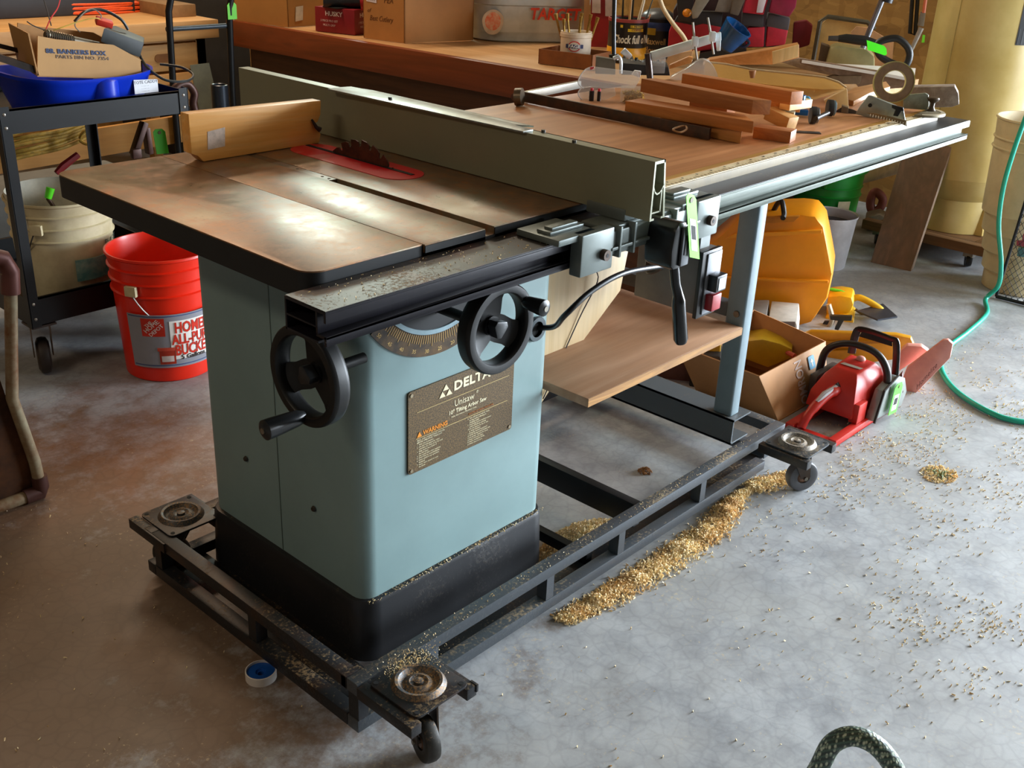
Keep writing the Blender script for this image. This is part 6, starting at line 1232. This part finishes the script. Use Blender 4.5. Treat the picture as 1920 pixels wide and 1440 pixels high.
# miter gauge heads
AL = plain('#a7b0a8', .32, .6, .12, 20)
t = thing('angle_gauge', 'cast aluminium miter gauge head with a black T-shaped knob at the front of the table', 'miter gauge', (1.821, 0.009, 0.848))
part('gauge_face', slab([(1.831, 0.089, 0.853), (1.845, 0.056, 0.847), (1.882, -0.031, 0.837), (1.879, -0.024, 0.855), (1.876, -0.017, 0.876), (1.873, -0.011, 0.88), (1.843, 0.06, 0.902), (1.84, 0.067, 0.902), (1.833, 0.082, 0.873)], .014), AL, t, bevel=.002)
part('gauge_scale', slab([(1.8, 0.047, 0.866), (1.835, -0.035, 0.848), (1.84, -0.048, 0.843), (1.839, -0.045, 0.857), (1.808, 0.028, 0.868)], .006), plain('#8a7350', .4, .4), t)
b = B()
for i in range(14): q = Vector((1.792, 0.031, 0.864)).lerp(Vector((1.827, -0.05, 0.85)), i/13); b.obox(q, (.001, .002, .006), (0, 0, -.8))
part('graduation', b, plain('#e6e2d0', .4), t)
part('gauge_bolt', B().cyl((1.827, 0.053, 0.882), (1.807, 0.043, 0.885), .005, seg=12), plain('#2c2a26', .4, .5), t)
part('t_knob', slab([(1.827, -0.006, 0.884), (1.827, -0.005, 0.891), (1.838, -0.031, 0.887), (1.839, -0.034, 0.879), (1.837, -0.028, 0.879), (1.835, -0.023, 0.864), (1.83, -0.012, 0.865), (1.831, -0.015, 0.88)], .012), plain('#141414', .4), t, bevel=.001)
t = thing('angle_gauge', 'grey miter gauge head with a round dark knob and curved scale behind the first', 'miter gauge', (2.037, -0.004, 0.848))
part('gauge_face', slab([(2.023, 0.046, 0.854), (2.046, -0.01, 0.856), (2.047, -0.013, 0.869), (2.045, -0.007, 0.895), (2.042, 0.001, 0.899), (2.024, 0.044, 0.89), (2.022, 0.05, 0.881)], .012), plain('#9aa294', .4, .5, .25, 30), t, bevel=.002)
gc = Vector((2.021, 0.001, 0.849)); part('protractor', B().prism([(gc.x+.068*math.cos(a), gc.y+.068*math.sin(a)) for a in [-2.9+2.9*i/20 for i in range(21)]], .849, .855), plain('#8d8268', .45, .4, .25, 40), t, bevel=.001)
part('scale_band', B().ring([[Vector((gc.x+r*math.cos(a), gc.y+r*math.sin(a), z)) for r, z in ((.056, .8551), (.066, .8551), (.066, .8558), (.056, .8558))] for a in [-2.6+2.4*i/16 for i in range(17)]]), plain('#d6cbb0', .4), t)
kb = Vector((2.051, -0.02, 0.856)); part('knob_stem', B().lathe([(.012, 0), (.008, .004), (.0055, .012), (.0065, .020), (.014, .026), (.016, .031), (.014, .034), (.001, .035)], kb, 24), plain('#4a3c2e', .4, .3), t)
# standing ring
t = thing('abrasive_ring', 'tan-brown ring standing upright, leaning against the silver miter gauge', 'ring', (2.08, 0.103, 0.85))
c = Vector((2.009, 0.079, 0.92)); ax = Vector((-.80, -.55, .12)).normalized(); a1 = ax.orthogonal().normalized(); Mr = Matrix((a1, ax.cross(a1), ax)).transposed()
part('ring_body', B().lathe([(.031, -.005), (.0535, -.005), (.0535, .006), (.031, .006), (.031, -.005)], c, 48, Mr), plain('#7a6044', .6, var=.15, scale=60), t)
part('ring_edge', B().lathe([(.0515, .0062), (.0537, .0062), (.0537, -.0052), (.0538, -.0052), (.0538, .0066), (.0515, .0066), (.0515, .0062)], c, 48, Mr), plain('#a8a05c', .5), t)
part('ring_liner', B().lathe([(.0295, -.0052), (.0312, -.0052), (.0312, .0064), (.0295, .0064), (.0295, -.0052)], c, 48, Mr), plain('#c9bd7c', .5), t)
# weathered boards
WG = wood('#a39484', '#8a7868', 0, 8, .7, '#75665a')
solo('weathered_board', slab([(2.137, 0.083, 0.837), (2.18, -0.025, 0.852), (2.186, -0.041, 0.861), (2.183, -0.034, 0.889), (2.178, -0.022, 0.907), (2.133, 0.092, 0.893), (2.13, 0.101, 0.88)], .05), WG, 'weathered grey board end with coarse grain at the far right corner of the table', 'board', bevel=.002)
t = thing('white_topped_board', 'grey-brown board with a bright white top edge behind the ring', 'board', (2.991, 0.608, 0.75))
part('board_body', slab([(2.675, 0.711, 0.84), (2.758, 0.543, 0.798), (2.771, 0.516, 0.764), (2.846, 0.365, 0.791), (2.845, 0.367, 0.818), (2.802, 0.454, 0.833), (2.674, 0.713, 0.855)], .02), wood('#8a6e58', '#75593f', 0, 4, .6), t)
part('board_top', slab([(2.666, 0.7, 0.853), (2.792, 0.444, 0.83), (2.832, 0.361, 0.82), (2.908, 0.394, 0.845), (2.876, 0.609, 0.833), (2.843, 0.674, 0.831)], .01, (0, 0, -1)), plain('#e4e0d8', .5, var=.08), t)
solo('curved_wood_strip', slab([(2.722, 0.815, 0.828), (2.755, 0.75, 0.811), (2.806, 0.648, 0.794), (2.85, 0.563, 0.787), (2.85, 0.562, 0.802), (2.804, 0.653, 0.825), (2.761, 0.738, 0.843), (2.734, 0.791, 0.846)], .03), wood('#a08b74', '#8b745c', 0, 5, .6), 'curved weathered wood strip under the white-topped board', 'wood strip', bevel=.001)
solo('brown_wood_block', slab([(2.708, 0.625, 0.777), (2.761, 0.519, 0.787), (2.762, 0.517, 0.815), (2.718, 0.605, 0.807), (2.706, 0.627, 0.795)], .04), wood('#7a6244', '#695238', 0, 6, .6), 'dark brown wood block behind the trough', 'block', bevel=.002)
solo('flat_plywood_piece', B().prism([(1.994, 0.22), (2.191, 0.273), (2.399, 0.27), (2.311, 0.216), (2.143, 0.2), (1.967, 0.162)], .849, .862), wood('#c08c58', '#ad7a48', 0, 5, .5), 'flat orange-tan plywood piece under the ring', 'plywood piece', bevel=.001)
# large top board with cut end
t = solo('cut_board', slab([(2.036, 0.698, 0.884), (2.153, 0.526, 0.898), (2.194, 0.464, 0.923), (2.191, 0.469, 0.961), (2.15, 0.529, 0.943), (2.046, 0.683, 0.901)], .05), M2, 'long orange-brown board with a pale cut end lying across the back of the table', 'board', bevel=.0015)
solo('pale_board_end', slab([(2.122, 0.509, 0.903), (2.162, 0.45, 0.929), (2.16, 0.453, 0.964), (2.119, 0.514, 0.939)], .012), wood('#e4c890', '#d6b478', 2, 8, .6), 'pale freshly cut wooden wedge at the right end of the long board', 'wood wedge', bevel=.0008)
solo('wood_stick', slab([(1.795, 0.657, 0.896), (1.831, 0.607, 0.917), (1.833, 0.604, 0.932), (1.826, 0.614, 0.934), (1.796, 0.656, 0.908)], .02), M2, 'small orange wood stick behind the clear plastic bag', 'wood offcut', bevel=.001)
# tan trough
TR = plain('#dcc49a', .42, var=.14, scale=8, alt='#cdae7c')
_n = TR.node_tree; _t = _n.nodes.new('ShaderNodeBsdfTranslucent'); _t.inputs[0].default_value = hx('#e8cf9c'); _m = _n.nodes.new('ShaderNodeMixShader'); _m.inputs[0].default_value = .45
_n.links.new(_n.nodes['Principled BSDF'].outputs[0], _m.inputs[1]); _n.links.new(_t.outputs[0], _m.inputs[2]); _n.links.new(_m.outputs[0], _n.nodes['Material Output'].inputs[0])
t = thing('plastic_trough', 'long translucent tan curved plastic trough lying on its side behind the wood pile', 'trough', (1.869, 0.318, 0.848))
top = [Vector(p) for p in [(1.785, 0.532, 0.933), (1.813, 0.484, 0.931), (1.85, 0.42, 0.922), (1.879, 0.369, 0.92), (1.915, 0.307, 0.918), (1.948, 0.251, 0.915), (1.968, 0.216, 0.905), (1.979, 0.197, 0.892)]]
mid = [Vector(p) for p in [(1.879, 0.586, 0.874), (1.909, 0.536, 0.872), (1.948, 0.47, 0.869), (1.978, 0.418, 0.867), (2.017, 0.353, 0.865), (2.047, 0.302, 0.865), (2.065, 0.271, 0.868), (2.079, 0.247, 0.87)]]
bot = [Vector(p) for p in [(1.72, 0.466, 0.861), (1.745, 0.422, 0.859), (1.777, 0.365, 0.856), (1.805, 0.316, 0.855), (1.836, 0.261, 0.857), (1.86, 0.22, 0.869), (1.879, 0.186, 0.886), (1.896, 0.156, 0.901)]]
rows = [top, [a*.45+b_*.55+VN*.015 for a, b_ in zip(top, mid)], mid, [a*.5+b_*.5+VN*.012 for a, b_ in zip(mid, bot)], bot]
inner_ = [[p-VN*.0025+Vector((0, 0, .0015)) for p in r] for r in rows]
b = B(); L_ = rows+inner_[::-1]; L_.append(rows[0]); b.ring([[q for q in col] for col in zip(*L_)], closed=False) if False else b.ring(L_, closed=False, caps=False)
part('trough_shell', b, TR, t)
part('rolled_rim', B().tube([p for p in top], .0028, 8), plain('#dcc49a', .4), t)
part('trough_nose', slab([(1.845, 0.19, 0.872), (1.872, 0.143, 0.907), (1.879, 0.131, 0.854), (1.871, 0.145, 0.85), (1.851, 0.179, 0.856)], .02), TR, t, bevel=.003)
part('end_notch', B().cyl((1.832, 0.407, 0.922), (1.833, 0.405, 0.902), .010, .006, 14), plain('#a8744a', .5), t); part('clip_hole', slab([(1.859, 0.432, 0.881), (1.865, 0.421, 0.881), (1.866, 0.42, 0.874), (1.859, 0.431, 0.875)], .002), plain('#141210', .6), t)
# clear packs and jar
t = thing('blister_pack', 'clear curved plastic pack holding two small black cylinders with red caps', 'blister pack', (1.424, 0.621, 0.848))
CL = glass('#e8ebea', .06, .30)
b = B(); bp_ = [Vector(p) for p in [(1.432, 0.696, 0.881), (1.435, 0.692, 0.903), (1.443, 0.682, 0.92), (1.455, 0.667, 0.928), (1.488, 0.624, 0.924), (1.528, 0.573, 0.92), (1.532, 0.567, 0.901), (1.525, 0.577, 0.878), (1.49, 0.621, 0.876), (1.455, 0.666, 0.876), (1.44, 0.686, 0.87)]]
part('clear_shell', slab(bp_, .012), CL, t, bevel=.002); part('clear_tray', slab([(1.405, 0.672, 0.862), (1.41, 0.666, 0.879), (1.423, 0.649, 0.881), (1.463, 0.597, 0.881), (1.466, 0.594, 0.862), (1.442, 0.624, 0.843), (1.42, 0.653, 0.842), (1.409, 0.667, 0.848)], .012), CL, t, bevel=.002)
part('pack_rim', B().tube(curve([(1.439, 0.682, 0.871), (1.43, 0.694, 0.884), (1.433, 0.691, 0.904), (1.441, 0.68, 0.921), (1.452, 0.665, 0.929)], 5), .0016, 6), plain('#e6e8ea', .2), t); part('pack_rim', B().tube(curve([(1.42, 0.653, 0.842), (1.409, 0.667, 0.851), (1.405, 0.672, 0.864), (1.41, 0.666, 0.879)], 5), .0016, 6), plain('#e6e8ea', .2), t)
for u in (1109, 1122):
    q = Vector({1109: (1.416, 0.635, 0.848), 1122: (1.431, 0.622, 0.847)}[u]); part('black_cylinder', B().cyl(q, q+Vector((0, 0, .026)), .0065 if u == 1109 else .0048, seg=16), plain('#120c0c', .35), t); part('red_cap', B().cyl(q+Vector((0, 0, .0262)), q+Vector((0, 0, .033)), .0045, .0038, 14), plain('#d03a40', .4), t, label='red cap')
part('red_tab', slab([(1.441, 0.667, 0.928), (1.448, 0.658, 0.93), (1.447, 0.659, 0.925), (1.442, 0.665, 0.921)], .003), plain('#c83a44', .4), t)
t = thing('screw_jar', 'small clear jar on its side full of brass screws', 'jar', (1.523, 0.572, 0.848))
j0 = Vector((1.463, 0.575, 0.87)); j1 = Vector((1.499, 0.532, 0.87)); part('jar_shell', B().cyl(j0, j1, .022, .022, 28), glass('#dfe0d8', .08, .26), t)
rs = random.Random(3); b = B()
for i in range(190):
    q = j0.lerp(j1, rs.uniform(.35, .95))+Vector((rs.uniform(-.012, .012), rs.uniform(-.012, .012), rs.uniform(-.017, .006))); d = Vector((rs.gauss(0, 1), rs.gauss(0, 1), rs.gauss(0, 1))).normalized()*.007; b.cyl(q-d, q+d, .0022, seg=5)
part('brass_screws', b, plain('#c89c40', .35, .4, .3, 80), t, kind='stuff')
part('jar_glint', B().tube([j0+Vector((.01, -.005, .02)), j0.lerp(j1, .4)+Vector((.01, -.005, .022))], .003, 6), plain('#d8c8a0', .3), t) if False else None
t = solo('clear_bag', slab(curve([Vector(p) for p in [(1.719, 0.601, 0.883), (1.743, 0.567, 0.912), (1.763, 0.536, 0.94), (1.778, 0.514, 0.936), (1.789, 0.498, 0.914), (1.793, 0.493, 0.888), (1.757, 0.546, 0.881)]], 3, True), .03), glass('#dfe2e2', .12, .33), 'crumpled clear plastic bag between the jig rods and the wood pile', 'bag', bevel=.004)
t = solo('clear_case', slab([(1.808, 0.736, 0.872), (1.837, 0.699, 0.875), (1.836, 0.7, 0.92), (1.807, 0.737, 0.918)], .06), glass('#dfe4e4', .08, .30), 'small clear plastic case behind the jig post', 'case', bevel=.002)
t = thing('parts_tray', 'black tray of small grey hardware at the back of the table behind the jar', 'tray', (1.82, 0.773, 0.848))
part('tray_body', slab([(1.763, 0.801, 0.864), (1.851, 0.689, 0.869), (1.847, 0.694, 0.893), (1.764, 0.799, 0.898)], .10), plain('#161616', .5), t, bevel=.002); b = B()
for i in range(60):
    q = Vector((1.813, 0.828, 0.885)).lerp(Vector((1.887, 0.735, 0.878)), rs.random())+VN*rs.uniform(0, .08)+Vector((0, 0, rs.uniform(-.002, .018))); b.obox(q, (.012*rs.random()+.004, .006, .008*rs.random()+.003), (rs.random()*3, rs.random()*3, rs.random()*3))
part('hardware', b, plain('#8c8a80', .35, .6, .5, 60, alt='#3a3630'), t, kind='stuff')
solo('chrome_bracket', slab([(1.681, 0.75, 0.937), (1.698, 0.729, 0.921), (1.703, 0.723, 0.933), (1.689, 0.741, 0.952)], .02), plain('#dfe3e4', .25, .4), 'bright chrome bracket lying on the hardware tray', 'bracket', bevel=.003)
solo('white_cloth', slab([(1.73, 0.74, 0.875), (1.746, 0.721, 0.867), (1.747, 0.719, 0.886), (1.735, 0.734, 0.888)], .01), plain('#e6e4e0', .6), 'small white scrap beside the hardware tray', 'scrap', bevel=.002)
solo('small_carton', slab([(2.424, 1.094, 0.793), (2.472, 1.025, 0.817), (2.471, 1.025, 0.857), (2.423, 1.095, 0.841)], .05), plain('#b88c5c', .6), 'small tan carton behind the clear case', 'box', bevel=.001)
